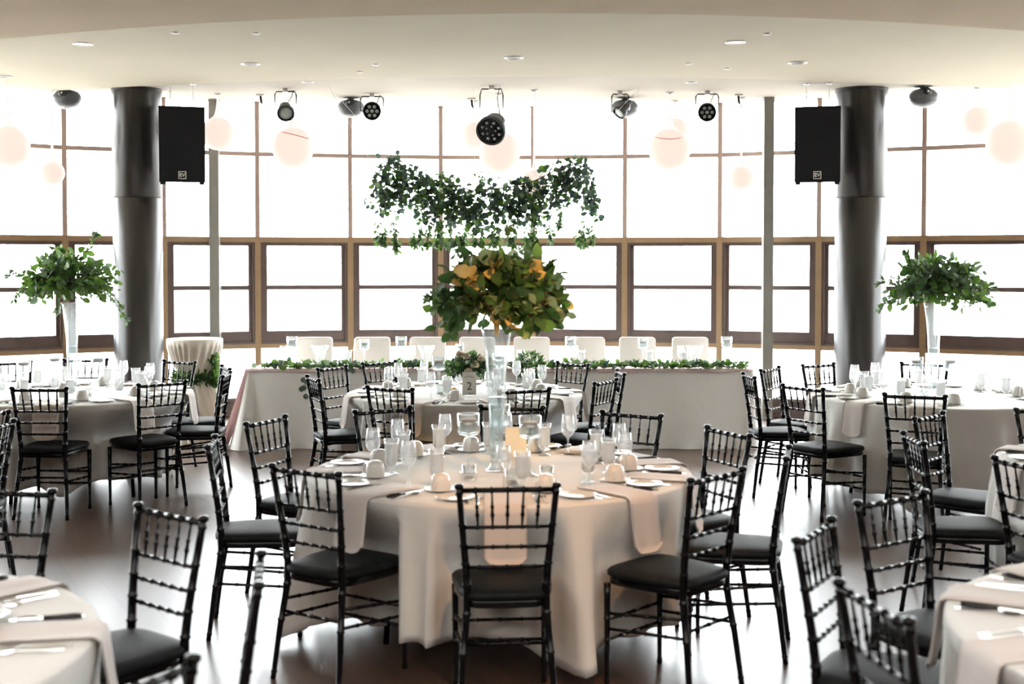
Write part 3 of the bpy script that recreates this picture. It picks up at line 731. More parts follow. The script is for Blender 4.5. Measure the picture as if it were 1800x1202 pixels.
# cards
def text_mesh(txt, size, name, mat, parent, M, ext=0.0004, bold=False):
    c = bpy.data.curves.new(name, 'FONT'); c.body = txt; c.size = size; c.extrude = ext; c.align_x = 'CENTER'; c.align_y = 'CENTER'
    if bold: c.offset = size*0.02
    o = bpy.data.objects.new(name, c); COL.objects.link(o); bpy.context.view_layer.update()
    me = bpy.data.meshes.new_from_object(o.evaluated_get(bpy.context.evaluated_depsgraph_get()))
    bpy.data.objects.remove(o); me.transform(M); me.materials.clear(); me.materials.append(mat)
    o = bpy.data.objects.new(name, me); COL.objects.link(o); o.parent = parent; return o
def card(x, y, w_, h_, rz, label, num=None):
    t = thing('table_card', label, 'card', (x, y, TZ), rz, 'table number cards')
    m = MB(); m.box((0, 0, h_/2+0.004), (w_, 0.003, h_)); m.build('panel', MT['card'], t)
    m = MB(); m.box((0, 0, 0.003), (w_*0.7, 0.03, 0.006)); m.build('base', MT['thickglass'], t)
    if num:
        text_mesh(num, 0.085, 'numeral', MT['ink'], t, Matrix.Translation((0, -0.0022, h_*0.40)) @ Matrix.Rotation(pi/2, 4, 'X'))
        m = MB(); rk = random.Random(4)
        for sx in (-1, 1):
            for q in range(7):
                leaf(m, Vector((sx*0.005*q, -0.0022, h_*0.82+0.004*sin(q))), (sx*1, 0, 0.8*(1 if q % 2 else -1)), (0, -1, 0), 0.010, 0.0018, 0, 'thin', 0)
                if q < 4: leaf(m, Vector((0.012+sx*0.004*q, -0.0022, h_*0.10)), (sx*1, 0, 0.6*(1 if q % 2 else -1)), (0, -1, 0), 0.008, 0.0015, 0, 'thin', 0)
        m.build('sprig_print', MT['ink'], t)
card(-0.325, 9.58, 0.105, 0.175, 0.03, 'pale table card printed with the numeral 2', '2')
card(0.02, 6.48, 0.11, 0.16, 0.1, 'blank peach-tinted table card behind the large middle vase')
card(-3.36, 9.42, 0.055, 0.10, -0.1, 'small pale card in front of the left vase')
# floating candle stands
def make_stand():
    t = thing('candle_stand', None, 'candle holder')
    m = MB(); m.lathe([(0.0, 0.0), (0.042, 0.0), (0.042, 0.004), (0.012, 0.012), (0.006, 0.03), (0.0055, 0.12), (0.011, 0.165), (0.018, 0.18), (0.0, 0.182)], 24); m.build('stem', MT['thickglass'], t)
    m = MB(); m.lathe([(0.016, 0.178), (0.047, 0.186), (0.052, 0.195), (0.052, 0.285), (0.049, 0.285), (0.049, 0.197), (0.0, 0.188)], 28); m.build('bowl', MT['thickglass'], t)
    m = MB(); m.lathe([(0.0, 0.19), (0.047, 0.198), (0.047, 0.243), (0.0, 0.243)], 24); m.build('water', MT['water'], t)
    m = MB(); m.lathe([(0.0, 0.232), (0.030, 0.236), (0.040, 0.25), (0.036, 0.258), (0.0, 0.262)], 20); m.tube([(0, 0, .26), (0, 0, .272)], 0.001, 4); m.build('candle', MT['wax'], t)
    return t
stand = Proto(make_stand)
SP = [(823, 716, 6.05, 'left of the tall vase on the large middle table'), (932, 726, 5.95, 'right of the tall vase on the large middle table'),
      (878, 716, 6.45, 'behind the tall vase on the large middle table'),
      (771, 633, 9.75, 'left of the roses on the table with number 2'), (878, 640, 10.1, 'right of the roses on the table with number 2'),
      (95, 622, 9.9, 'left of the vase on the table by the left pillar'), (171, 622, 9.9, 'right of the vase on the table by the left pillar'), (40, 660, 9.5, 'far left on the table by the left pillar'),
      (1672, 632, 9.7, 'right of the vase on the table by the right pillar'), (1612, 643, 9.7, 'left of the vase on the table by the right pillar')]
for px, py, Y, lab in SP:
    stand.place(((px-900)/FPX*Y, Y, TZ), 0, 'glass stand with floating candle, '+lab, 'floating candle stands')
def make_votive():
    t = thing('votive_holder', None, 'candle holder')
    m = MB(); m.lathe([(0.0, 0.0), (0.026, 0.0), (0.030, 0.006), (0.033, 0.07), (0.030, 0.07), (0.027, 0.008), (0.0, 0.006)], 20); m.build('cup', MT['thickglass'], t)
    m = MB(); m.lathe([(0.0, 0.006), (0.02, 0.006), (0.02, 0.022), (0.0, 0.022)], 16); m.build('candle', MT['wax'], t)
    return t
vot = Proto(make_votive)
for x, y, lab in ((-0.20, 5.85, 'front left of the vase on the large middle table'), (0.16, 5.82, 'front right of the vase on the large middle table'), (0.0, 5.72, 'in front of the vase on the large middle table'),
                  (-0.55, 9.62, 'left of the number 2 card'), (-0.12, 9.62, 'right of the number 2 card'), (-3.2, 9.5, 'right of the card by the left pillar'), (3.05, 9.32, 'in front of the vase by the right pillar')):
    vot.place((x, y, TZ), 0, 'clear votive glass with white candle, '+lab, 'votive glasses')
t = thing('petal_bowl', 'low glass bowl of yellow blooms left of the number 2 card', 'bowl', (-0.46, 9.66, TZ))
m = MB(); m.lathe([(0.0, 0.0), (0.03, 0.0), (0.05, 0.02), (0.055, 0.045), (0.052, 0.045), (0.046, 0.022), (0.0, 0.008)], 24); m.build('bowl', MT['thickglass'], t)
m = MB(); r = random.Random(1)
for k in range(5):
    c = rdir(r, 0.1, 0.6)*0.03
    for q in range(9): leaf(m, (c.x, c.y, 0.03), rdir(r, 0, 1), rdir(r), 0.022, 0.009, 0, 'round', -0.2)
m.build('blooms', MT['yellow'], t)

# ================================================================ HEAD TABLE
HX0, HX1, HY0, HY1 = -2.50, 2.28, 11.93, 12.69
for k in (0, 1):
    xc = lerp(HX0, HX1, 0.25+0.5*k); t = thing('folding_table', 'long folding table under the %s half of the head table cloth' % ('left', 'right')[k], 'table', (xc, (HY0+HY1)/2, 0), 0, 'head table trestles')
    m = MB(); m.box((0, 0, 0.735), (2.36, 0.72, 0.03)); m.build('tabletop', MT['ply'], t)
    for sx in (-1, 1):
        for sy in (-1, 1): m = MB(); m.tube([(sx*1.05, sy*0.28, 0.72), (sx*1.05, sy*0.28, 0.0)], 0.014, 8); m.build('leg', MT['black'], t)
def head_cloth():
    # closed path round the table: front, right, back, left
    P = []; r = 0.04
    def seg(a, b, n): return [(lerp(a[0], b[0], i/n), lerp(a[1], b[1], i/n)) for i in range(n)]
    P += [(p, (0, -1)) for p in seg((HX0, HY0), (HX1, HY0), 200)]
    P += [(p, (1, 0)) for p in seg((HX1, HY0), (HX1, HY1), 30)]
    P += [(p, (0, 1)) for p in seg((HX1, HY1), (HX0, HY1), 100)]
    P += [(p, (-1, 0)) for p in seg((HX0, HY1), (HX0, HY0), 30)]
    N = len(P)
    nr = []
    for k in range(N):
        sx = sum(P[(k+d) % N][1][0] for d in range(-3, 4)); sy = sum(P[(k+d) % N][1][1] for d in range(-3, 4)); l = hypot(sx, sy); nr.append((sx/l, sy/l))
    xc, yc = (HX0+HX1)/2, (HY0+HY1)/2; m = MB(); V = []; rows = []
    for f in (0.0, 0.9, 1.0, 1.01):
        row = []
        for k, (p, q) in enumerate(P):
            dx = -nr[k][0]*(1-min(f, 1))*0.36; dy = -nr[k][1]*(1-min(f, 1))*0.36
            z = 0.757 if f < 1.005 else 0.752; e = 0.006 if f > 1.005 else 0
            row.append(len(V)); V.append((p[0]+dx+nr[k][0]*e, p[1]+dy+nr[k][1]*e, z))
        rows.append(row)
    for i in range(1, 15):
        f = i/14; row = []
        for k, (p, q) in enumerate(P):
            s = k*0.024
            fold = 0.012*sin(s*7.5+1.2*sin(s*1.7))+0.010*sin(s*3.1+0.7)
            if k < 40 or k > N-40: fold *= 2.4
            flare = 0.02+0.035*(abs(nr[k][0])); 
            if nr[k][0] < -0.3: flare += 0.10
            e = 0.006+flare*f+fold*f
            wob = 0.0
            if f > 0.9: wob = 0.012*sin(s*23)*(f-0.9)*10
            row.append(len(V)); V.append((p[0]+nr[k][0]*e, p[1]+nr[k][1]*(e+wob), lerp(0.752, 0.008, f)))
        rows.append(row)
    F = [tuple(rows[0])]
    for a, b in zip(rows, rows[1:]): F += [(a[k], b[k], b[(k+1) % N], a[(k+1) % N]) for k in range(N)]
    m.add(V, F, True); return m.build('tablecloth', MT['cloth'])
tag(head_cloth(), 'long white floor-length cloth over the head table', 'tablecloth')
# blush runner along the top and pooling at the left end
m = MB(); V = []; F = []; nx = 80
for j, (y, z) in enumerate(((HY0+0.36, 0.7605), (HY0+0.05, 0.7605), (HY0-0.008, 0.758), (HY0-0.018, 0.735))):
    for i in range(nx+1):
        x = lerp(HX0-0.01, HX1+0.0, i/nx); V.append((x, y+(0.004*sin(i*0.9) if j == 3 else 0), z+(0.006*sin(i*0.5) if j == 3 else 0)))
for j in range(3):
    for i in range(nx): a = j*(nx+1)+i; F.append((a, a+1, a+nx+2, a+nx+1))
m.add(V, F, True)
V = []; F = []
for j in range(13):
    f = j/12
    for i in range(25):
        g_ = i/24; x = HX0-0.02-0.19*f-0.02*sin(g_*14)*f-0.05*f*f; y = lerp(HY0+0.36, HY0-0.02-0.05*f, g_)+0.015*sin(i*1.7)*f
        V.append((x, y, lerp(0.7605, 0.012, f)))
for j in range(12):
    for i in range(24): a = j*25+i; F.append((a, a+1, a+26, a+25))
m.add(V, F, True); o = m.build('table_runner', MT['pink']); tag(o, 'sheer blush pink runner along the head table, falling at its left end', 'runner')
md = o.modifiers.new('t', 'SOLIDIFY'); md.thickness = 0.002
# garland lying on the front edge of the head table
def table_garland():
    t = thing('table_garland', 'long garland of mixed greenery along the front of the head table', 'garland', (0, 0, 0)); r = random.Random(77)
    lv, th, tw = MB(), MB(), MB(); pts = []
    for i in range(60):
        x = lerp(HX0+0.12, HX1-0.06, i/59); pts.append((x, HY0+0.06+0.02*sin(i*0.8), 0.785+0.008*sin(i*1.3)))
    tw.tube(pts, 0.006, 5)
    for i in range(1250):
        f = r.random(); x = lerp(HX0+0.12, HX1-0.06, f); y = HY0+0.06+r.uniform(-0.075, 0.06); z = 0.785+r.uniform(-0.01, 0.03)
        if r.random() < 0.35 and not (-0.2 < x < 0.3): S = r.uniform(0.024, 0.036); leaf(lv, (x, y, z), Vector((r.uniform(-1, 1), r.uniform(-.8, .3), r.uniform(-0.3, 0.8))), rdir(r), S*2, S*0.8, r.choices(range(4), (5, 2, 3, 2))[0], r.choice(['round', 'oval']))
        else:
            d = Vector((r.uniform(-1, 1), r.uniform(-.8, .3), r.uniform(-0.2, 0.9)))
            for q in range(2): leaf(th, (x+r.uniform(-.01, .01), y, z), d+rdir(r)*0.4, rdir(r), r.uniform(0.04, 0.065), 0.0075, r.choices(range(4), (4, 3, 3, 1))[0], 'thin')
    # bushy clump at mid table and a hanging strand of round leaves on the left
    for i in range(500):
        a = rdir(r); x = 0.17+a.x*0.13; z = 0.79+a.z*0.12; y = HY0-0.01+a.y*0.06; leaf(th, (x, y, z), a*0.5+rdir(r)+Vector((0, -.3, 0)), rdir(r), 0.05, 0.0085, r.choices(range(4), (4, 4, 2, 1))[0], 'thin')
    for i, (px, py) in enumerate(((540, 672), (533, 668), (530, 684), (538, 697), (534, 682), (612, 650), (620, 652))):
        x, z = backy(px, py, HY0-0.06); leaf(lv, (x, HY0-0.06, z+0.03), (0.1*r.uniform(-1, 1), -0.1, -1), (0, -1, 0), 0.055, 0.026, 3, 'round', 0)
    tw.tube([(-1.93, HY0-0.02, 0.77), (-1.955, HY0-0.05, 0.70), (-1.95, HY0-0.055, 0.55)], 0.0012, 4)
    for px, py in ((446, 642), (437, 650), (443, 652), (436, 653)):
        x, z = backy(px, py, HY0+0.1); leaf(lv, (x, HY0+0.1, z+0.025), (0.2*r.uniform(-1, 1), 0, -1), (0, -1, 0), 0.05, 0.024, 2, 'round', 0)
    lv.build('broad_leaves', LM, t); th.build('small_leaves', LM, t); tw.build('stem', MT['bark'], t)
table_garland()
def make_cover():
    t = thing('covered_chair', None, 'chair')
    def rr_(w_, y, z0, z1, n=8, rad=0.035):
        pts = []
        for cx_, cz_, a0 in ((w_-rad, z1-rad, 0), (-w_+rad, z1-rad, pi/2)):
            for k in range(n+1): a = a0+pi/2*k/n; pts.append((cx_+rad*cos(a), y, cz_+rad*sin(a)))
        pts += [(-w_, y, z0), (w_, y, z0)]; return pts
    m = MB(); m.loft([rr_(0.182, -0.036, 0.42, 0.985), rr_(0.188, -0.028, 0.42, 0.992), rr_(0.188, 0.02, 0.42, 0.992), rr_(0.182, 0.028, 0.42, 0.985)]); m.build('back_cover', MT['cover'], t)
    m = MB(); m.box((0, -0.22, 0.24), (0.42, 0.44, 0.46), taper=1.04); m.build('seat_cover', MT['cover'], t)
    return t
cov = Proto(make_cover)
ordn = ['first', 'second', 'third', 'fourth', 'fifth', 'sixth', 'seventh', 'eighth']
for i, (a, b) in enumerate(((524, 583), (625, 684), (722, 782), (811, 867), (905, 964), (1003, 1060), (1089, 1151), (1182, 1243))):
    Y = 13.2; cov.place((((a+b)/2-900)/FPX*Y*1.003, Y, 0), 0, 'ivory covered chair behind the head table, %s from the left' % ordn[i], 'ivory covered chairs')
def make_flare():
    m = MB(); m.lathe([(0.0, 0.0), (0.045, 0.0), (0.045, 0.004), (0.02, 0.02), (0.035, 0.06), (0.055, 0.13), (0.085, 0.20), (0.082, 0.20), (0.052, 0.13), (0.032, 0.062), (0.0, 0.03)], 32)
    return tag(m.build('flared_vase', MT['thickglass']), None, 'vase')
flare = Proto(make_flare)
for px, lab in ((562, 'before the first covered chair'), (749, 'before the third covered chair'), (1222, 'before the eighth covered chair')):
    flare.place(((px-900)/FPX*12.25, 12.25, 0.7625), 0, 'empty flared glass vase '+lab, 'flared vases on the head table')
for px, sc_, lab in ((513, 1.0, 'at the left end of the head table'), (640, 0.9, 'before the second covered chair'), (705, 1.0, 'between the second and third covered chairs'), (808, 0.75, 'before the fourth covered chair'), (1003, 1.0, 'between the fifth and sixth covered chairs'), (1131, 0.95, 'before the seventh covered chair'), (1278, 1.0, 'at the right end of the head table')):
    stand.place(((px-900)/FPX*12.3, 12.3, 0.7625), 0, 'glass stand with floating candle '+lab, 'floating candle stands', sc_)
for px, k, lab in ((1011, 'wine', 'left before the sixth covered chair'), (1023, 'water', 'right before the sixth covered chair'), (1142, 'water', 'before the seventh covered chair'), (1197, 'wine', 'left before the eighth covered chair'), (1204, 'water', 'beside the right flared vase'), (497, 'wine', 'left of the first covered chair'), (612, 'water', 'left of the second covered chair'), (724, 'wine', 'before the third covered chair'), (915, 'water', 'before the fifth covered chair')):
    PR[k].place(((px-900)/FPX*12.12, 12.12, 0.7625), 0, ('tulip wine glass ' if k == 'wine' else 'footed water glass ')+lab+' on the head table', 'glasses on the head table')

# ================================================================ COCKTAIL TABLE
def cocktail():
    X, Y = (341.5-900)/FPX*12.2, 12.2
    t = thing('cocktail_table', 'tall pedestal table under the gathered cream cloth by the left pillar', 'table', (X, Y, 0))
    m = MB(); m.lathe([(0, 1.005), (0.262, 1.005), (0.262, 1.03), (0, 1.03)], 36); m.build('tabletop', MT['ply'], t)
    m = MB(); m.tube([(0, 0, 0.02), (0, 0, 1.005)], 0.03, 12); m.lathe([(0, 0), (0.22, 0), (0.22, 0.012), (0.04, 0.03), (0, 0.03)], 24); m.build('pedestal', MT['black'], t)
    m = MB(); V = []; rows = []; N = 160; r = random.Random(3)
    zs = [1.037, 1.037, 1.03, 1.0, 0.95, 0.89, 0.83, 0.78, 0.74, 0.70, 0.66, 0.62, 0.55, 0.46, 0.36, 0.26, 0.16, 0.08, 0.01]
    rs = [0.0, 0.26, 0.268, 0.268, 0.255, 0.235, 0.212, 0.19, 0.168, 0.152, 0.15, 0.16, 0.19, 0.22, 0.245, 0.265, 0.285, 0.30, 0.315]
    for z, rr_ in zip(zs, rs):
        row = []
        for k in range(N):
            th = 2*pi*k/N; tw_ = (1.0-z)*1.2*(1 if z > 0.66 else -1)
            f = sin(26*(th+tw_*0.4)+2*sin(3*th)); amp = 0.012 if z < 1.0 else 0.0
            row.append(len(V)); V.append(((rr_+amp*f)*cos(th), (rr_+amp*f)*sin(th), z))
        rows.append(row)
    F = []
    for a, b in zip(rows, rows[1:]): F += [(a[k], b[k], b[(k+1) % N], a[(k+1) % N]) for k in range(N)]
    m.add(V, F, True); o = m.build('cocktail_cloth', MT['cream']); o.location = (X, Y, 0)
    tag(o, 'gathered cream satin cloth tied at the waist on the tall cocktail table', 'tablecloth')
    t = thing('greenery_tie', 'band of dark green ruscus sprigs tied round the cream cocktail cloth', 'garland', (X, Y, 0.67)); r = random.Random(9); m = MB()
    for i in range(620):
        th = r.uniform(0, 2*pi); rr_ = 0.165+r.uniform(0, 0.03); p = (rr_*cos(th), rr_*sin(th), r.uniform(-0.055, 0.045))
        d = Vector((cos(th), sin(th), 0))*0.5+rdir(r); leaf(m, p, d, rdir(r), 0.058, 0.011, r.choices(range(4), (4, 6, 1, 0))[0], 'thin')
    for i in range(170):
        p = (0.17+r.uniform(0, 0.05), -0.08+r.uniform(-.05, .05), r.uniform(-0.1, 0.2)); leaf(m, p, Vector((0.5, -0.2, 0.6))+rdir(r)*0.8, rdir(r), 0.06, 0.014, r.choices(range(4), (6, 1, 2, 0))[0], 'thin')
    m.build('leaves', LM, t); m = MB(); m.lathe([(0.155, -0.01), (0.168, -0.01), (0.168, 0.01), (0.155, 0.01)], 40); m.build('ribbon', MT['leafB'], t)
cocktail()

# ================================================================ HANGING GREENERY
def hanging():
    Y = 12.3; t = thing('hanging_greenery', 'wide swag of eucalyptus hung on clear lines over the head table', 'garland', (0, Y, 0)); r = random.Random(12)
    TX = [655, 670, 692, 720, 750, 790, 830, 870, 900, 940, 975, 1005, 1030, 1050]
    TY = [315, 285, 272, 292, 305, 312, 325, 322, 318, 308, 290, 276, 285, 335]
    BX = [655, 675, 700, 725, 745, 790, 850, 905, 940, 975, 1005, 1035, 1050]
    BYd = [365, 372, 378, 352, 400, 402, 398, 400, 398, 372, 345, 392, 388]  # bottom of dense part
    lv, th, tw = MB(), MB(), MB()
    def P(px, py, y=0): x, z = backy(px, py, Y+y); return Vector((x, y, z))
    pts = [P(x, y+10) for x, y in zip(TX, TY)]; tw.tube(pts, 0.007, 6)
    pts = [P(x, y+45, 0.06) for x, y in zip(TX[2:-2], TY[2:-2])]; tw.tube(pts, 0.005, 6)
    for i in range(170):
        px = 657+392*(i+r.random())/170; y0 = interp(TX, TY, px)+r.uniform(-8, 30); y1 = interp(BX, BYd, px)+r.uniform(-22, 10); dy = r.uniform(-0.12, 0.12)
        a, b = P(px, y0, dy), P(px+r.uniform(-14, 14), y1, dy+r.uniform(-.05, .05)); tw.tube([a, a.lerp(b, .5)+rdir(r)*0.02, b], 0.0018, 4)
        n = max(4, int((a-b).length/0.028))
        for k in range(n):
            p = a.lerp(b, k/n)+rdir(r)*0.022; S = r.uniform(0.020, 0.034)
            if r.random() < 0.8: leaf(lv, p, rdir(r, -1, 0.4), rdir(r)+Vector((0, -.8, 0)), S*2, S, r.choices(range(4), (1, 2, 1, 7))[0], 'round', 0.1)
            else:
                for q in range(2): leaf(th, p, rdir(r, -1, 0.2), rdir(r), 0.045, 0.009, r.choices(range(4), (4, 3, 3, 1))[0], 'thin')
    # green vertical clumps and fine drooping tips
    for (px, a0, a1, n) in ((737, 310, 372, 26), (776, 300, 405, 34), (938, 335, 415, 34), (845, 300, 345, 16)):
        for k in range(n*3):
            p = P(px+r.gauss(0, 5), r.uniform(a0, a1), -0.13); leaf(th, p, rdir(r, -1, 0), rdir(r), 0.05, 0.010, r.choices(range(4), (7, 4, 1, 0))[0], 'thin')
    for (px, y0, y1) in ((663, 385, 428), (672, 395, 430), (690, 380, 432), (698, 400, 440), (725, 400, 432), (737, 385, 432), (752, 380, 433), (766, 380, 430), (778, 395, 433), (792, 395, 433), (805, 405, 430), (818, 400, 430), (832, 390, 430), (846, 395, 431), (862, 392, 430), (876, 380, 430), (893, 385, 430), (905, 388, 433), (925, 395, 440), (935, 390, 445), (945, 395, 438), (965, 385, 428), (1018, 395, 430), (1028, 385, 434), (1040, 395, 430), (985, 360, 400)):
        a, b = P(px, y0, -0.05), P(px+r.uniform(-5, 5), y1, -0.05); tw.tube([a, b], 0.0012, 4)
        for k in range(40):
            f = sqrt(r.random()); p = a.lerp(b, f)+rdir(r)*0.016; leaf(th, p, rdir(r, -1, -0.1)+Vector((0, 0, -.2)), rdir(r)+Vector((0, -.6, 0)), 0.062, 0.014, r.choices(range(4), (4, 1, 6, 0))[0], 'thin')
    lv.build('round_leaves', LM, t); th.build('thin_leaves', LM, t); tw.build('branches', MT['bark'], t)
    for (ax, ay, bx, by) in ((617, 190, 690, 275), (617, 190, 660, 300), (1098, 190, 1010, 278), (1098, 190, 1045, 305), (840, 188, 835, 326), (937, 188, 940, 308)):
        m = MB(); x, y = backz(ax, ay, ZC); m.tube([(x, 13.4-Y, ZC), P(bx, by)], 0.0016, 4); m.build('line', MT['wire'], t)
hanging()

# ================================================================ PENDANT GLOBES
def make_globe():
    t = thing('pendant_globe', None, 'lamp')
    # origin at the globe centre, radius 1 unit scaled later: built at r = 0.23 with neck to the ceiling
    return t
PG = [(14, 257, 37, 13.05, 'at the left edge'), (515, 260, 36, 13.7, 'left of the hanging greenery'), (878, 268, 36, 13.9, 'behind the large central stage lamp'), (1177, 263, 36.5, 13.8, 'right of the hanging greenery'), (1775, 252, 40, 13.0, 'at the right edge'),
      (383, 235, 29, 13.9, 'in front of the left grey post'), (92, 304, 21, 13.3, 'small, low between the left edge and left pillar'), (1303, 312, 21, 14.2, 'small, low beside the right grey post'), (1718, 213, 25, 13.4, 'small, high at the far right'), (836, 238, 24, 14.5, 'small, left of the central stage lamp'), (939, 322, 23, 13.6, 'low among the hanging greenery'), (1187, 232, 24, 14.5, 'small, behind the right globe')]
for px, py, rp, Y, lab in PG:
    x, z = backy(px, py, Y); R = rp*Y/FPX
    t = thing('pendant_lamp', 'opal glass globe pendant with tapering neck, '+lab, 'lamp', (x, Y, z), 0, 'opal globe pendants')
    prof = []
    for k in range(0, 17):
        a = -pi/2+pi*0.86*k/16; prof.append((max(0.0, R*cos(a)), R*sin(a)))
    m = MB(); m.lathe(prof, 32); m.build('globe', MT['opal'], t)
    r0, z0 = prof[-1]; H = ZC-z
    pr = [(r0, z0), (r0*0.62, z0+R*0.13), (r0*0.42, z0+R*0.30), (r0*0.26, z0+R*0.62), (max(0.012, r0*0.16), z0+R*1.0), (0.012, min(H-0.03, z0+R*1.9)), (0.011, H-0.02)]
    pr = [p for i, p in enumerate(pr) if i == 0 or p[1] > pr[i-1][1]]
    m = MB(); m.lathe(pr, 20); m.build('neck', MT['opalneck'], t)
    m = MB(); m.lathe([(0.0, H-0.02), (0.04, H-0.02), (0.045, H-0.008), (0.045, H)], 20); m.build('ceiling_rose', MT['white'], t)
for px, py, Y in ((515, 236, 13.45), (1178, 238, 13.5)):
    m = MB(); pts = []
    for k in range(11):
        f = k/10*2-1; x, z = backy(px+f*24, py+ (6*f if px < 600 else -5*f*f+6), Y-0.02); pts.append((x, Y+0.10*f*f, z))
    m.tube(pts, 0.004, 5); tag(m.build('red_wire', MT['red']), 'thin red wire across the %s big globe pendant' % ('left' if px < 600 else 'right'), 'wire', 'red wires')

# ================================================================ SPEAKERS
def pa_speaker(side):
    px = 320 if side < 0 else 1437; Y = 13.02
    x, z = backy(px, 254, Y)
    t = thing('loudspeaker', 'black box loudspeaker hung beside the %s pillar' % ('left' if side < 0 else 'right'), 'speaker', (x, Y, z), 0, 'black box loudspeakers')
    Wd, H, D = 0.46, 0.775, 0.40
    yaw = radians(14)*(1 if side < 0 else -1)
    M = Matrix.Rotation(yaw, 4, 'Z') @ Matrix.Rotation(radians(7), 4, 'X')   # front faces -y
    def Q(m, v, f, mat=0, sm=False): m.add([M @ Vector(p) for p in v], f, sm, mat)
    m = MB(); hw, hh = Wd/2, H/2; bw = hw*0.72
    V = [(-hw, 0, -hh), (hw, 0, -hh), (hw, 0, hh), (-hw, 0, hh), (-bw, D, -hh), (bw, D, -hh), (bw, D, hh), (-bw, D, hh)]
    Q(m, V, [(0, 1, 2, 3), (5, 4, 7, 6), (1, 5, 6, 2), (4, 0, 3, 7), (3, 2, 6, 7), (4, 5, 1, 0)]); m.build('cabinet', MT['speaker'], t)
    m = MB(); m.box((0, -0.006, 0), (Wd-0.03, 0.012, H-0.03), M); m.build('grille', MT['grille'], t)
    m = MB()
    for sx in (-1, 1):
        m.box((sx*(hw-0.035), 0.04, -hh-0.012), (0.05, 0.05, 0.024), M)
    m.build('foot', MT['speaker'], t)
    lg = MB(); cz = -hh+0.075; q = 0.036
    for c, d in (((0, -0.016, cz+q), (2*q+0.008, 0.006, 0.007)), ((0, -0.016, cz-q), (2*q+0.008, 0.006, 0.007)), ((q, -0.016, cz), (0.007, 0.006, 2*q)), ((-q, -0.016, cz), (0.007, 0.006, 2*q))): lg.box(c, d, M)
    bd = lg.build('badge', MT['logo'], t, 'white square badge with letters')
    text_mesh('EV', 0.052, 'letters', MT['logo'], bd, M @ Matrix.Translation((0, -0.016, cz)) @ Matrix.Rotation(pi/2, 4, 'X'), 0.002, True)
    for sx in (-1, 1):
        m = MB(); a = M @ Vector((sx*0.115, D*0.35, hh)); b = Vector((a.x, a.y, ZC-z))
        m.lathe([(0.0, 0.0), (0.03, 0.0), (0.03, -0.008), (0.0, -0.008)], 12, b); L = (b-a).length; n = max(3, int(L/0.035))
        for k in range(n):
            c = a.lerp(b, (k+0.5)/n); pts = []
            for j in range(9):
                an = 2*pi*j/8; o_ = Vector((0.009*cos(an), 0, 0.021*sin(an))) if k % 2 else Vector((0, 0.009*cos(an), 0.021*sin(an))); pts.append(c+o_)
            m.tube(pts, 0.003, 5, cap=False)
        m.build('chain', MT['chrome'], t)
pa_speaker(-1); pa_speaker(1)
# grey pod speakers
def make_pod():
    t = thing('pod_speaker', None, 'speaker')
    m = MB(); m.lathe([(0.0, -0.105), (0.06, -0.10), (0.115, -0.075), (0.148, -0.03), (0.152, 0.0), (0.142, 0.04), (0.11, 0.075), (0.06, 0.092), (0.0, 0.095)], 32); m.build('shell', MT['podgrey'], t)
    m = MB(); M = Matrix.Rotation(pi/2, 4, 'X'); m.lathe([(0.0, 0.05), (0.02, 0.055), (0.045, 0.04), (0.05, 0.02)], 20, (0, -0.10, 0.045), M); m.build('horn', MT['fixture'], t)
    m = MB(); m.tube([(0, -0.15, 0.05), (0, -0.157, 0.05)], 0.012, 10); m.build('badge', MT['chrome'], t)
    m = MB(); m.tube([(0, 0, 0.08), (0, 0, 0.115)], 0.035, 12); m.lathe([(0.0, 0.105), (0.09, 0.105), (0.09, 0.117), (0.0, 0.117)], 20); m.build('mount', MT['podgrey'], t)
    return t
pod = Proto(make_pod)
for px, py, Y, lab in ((118, 184, 13.45, 'at the far left'), (617, 202, 14.25, 'left of the seven-lens spotlight'), (1098, 200, 14.25, 'behind the side-on spotlight'), (1623, 182, 13.35, 'at the far right')):
    x, z = backy(px, py, Y); o = pod.place((x, Y, ZC-0.117), 0, 'grey pod loudspeaker under the ceiling '+lab, 'grey pod loudspeakers')
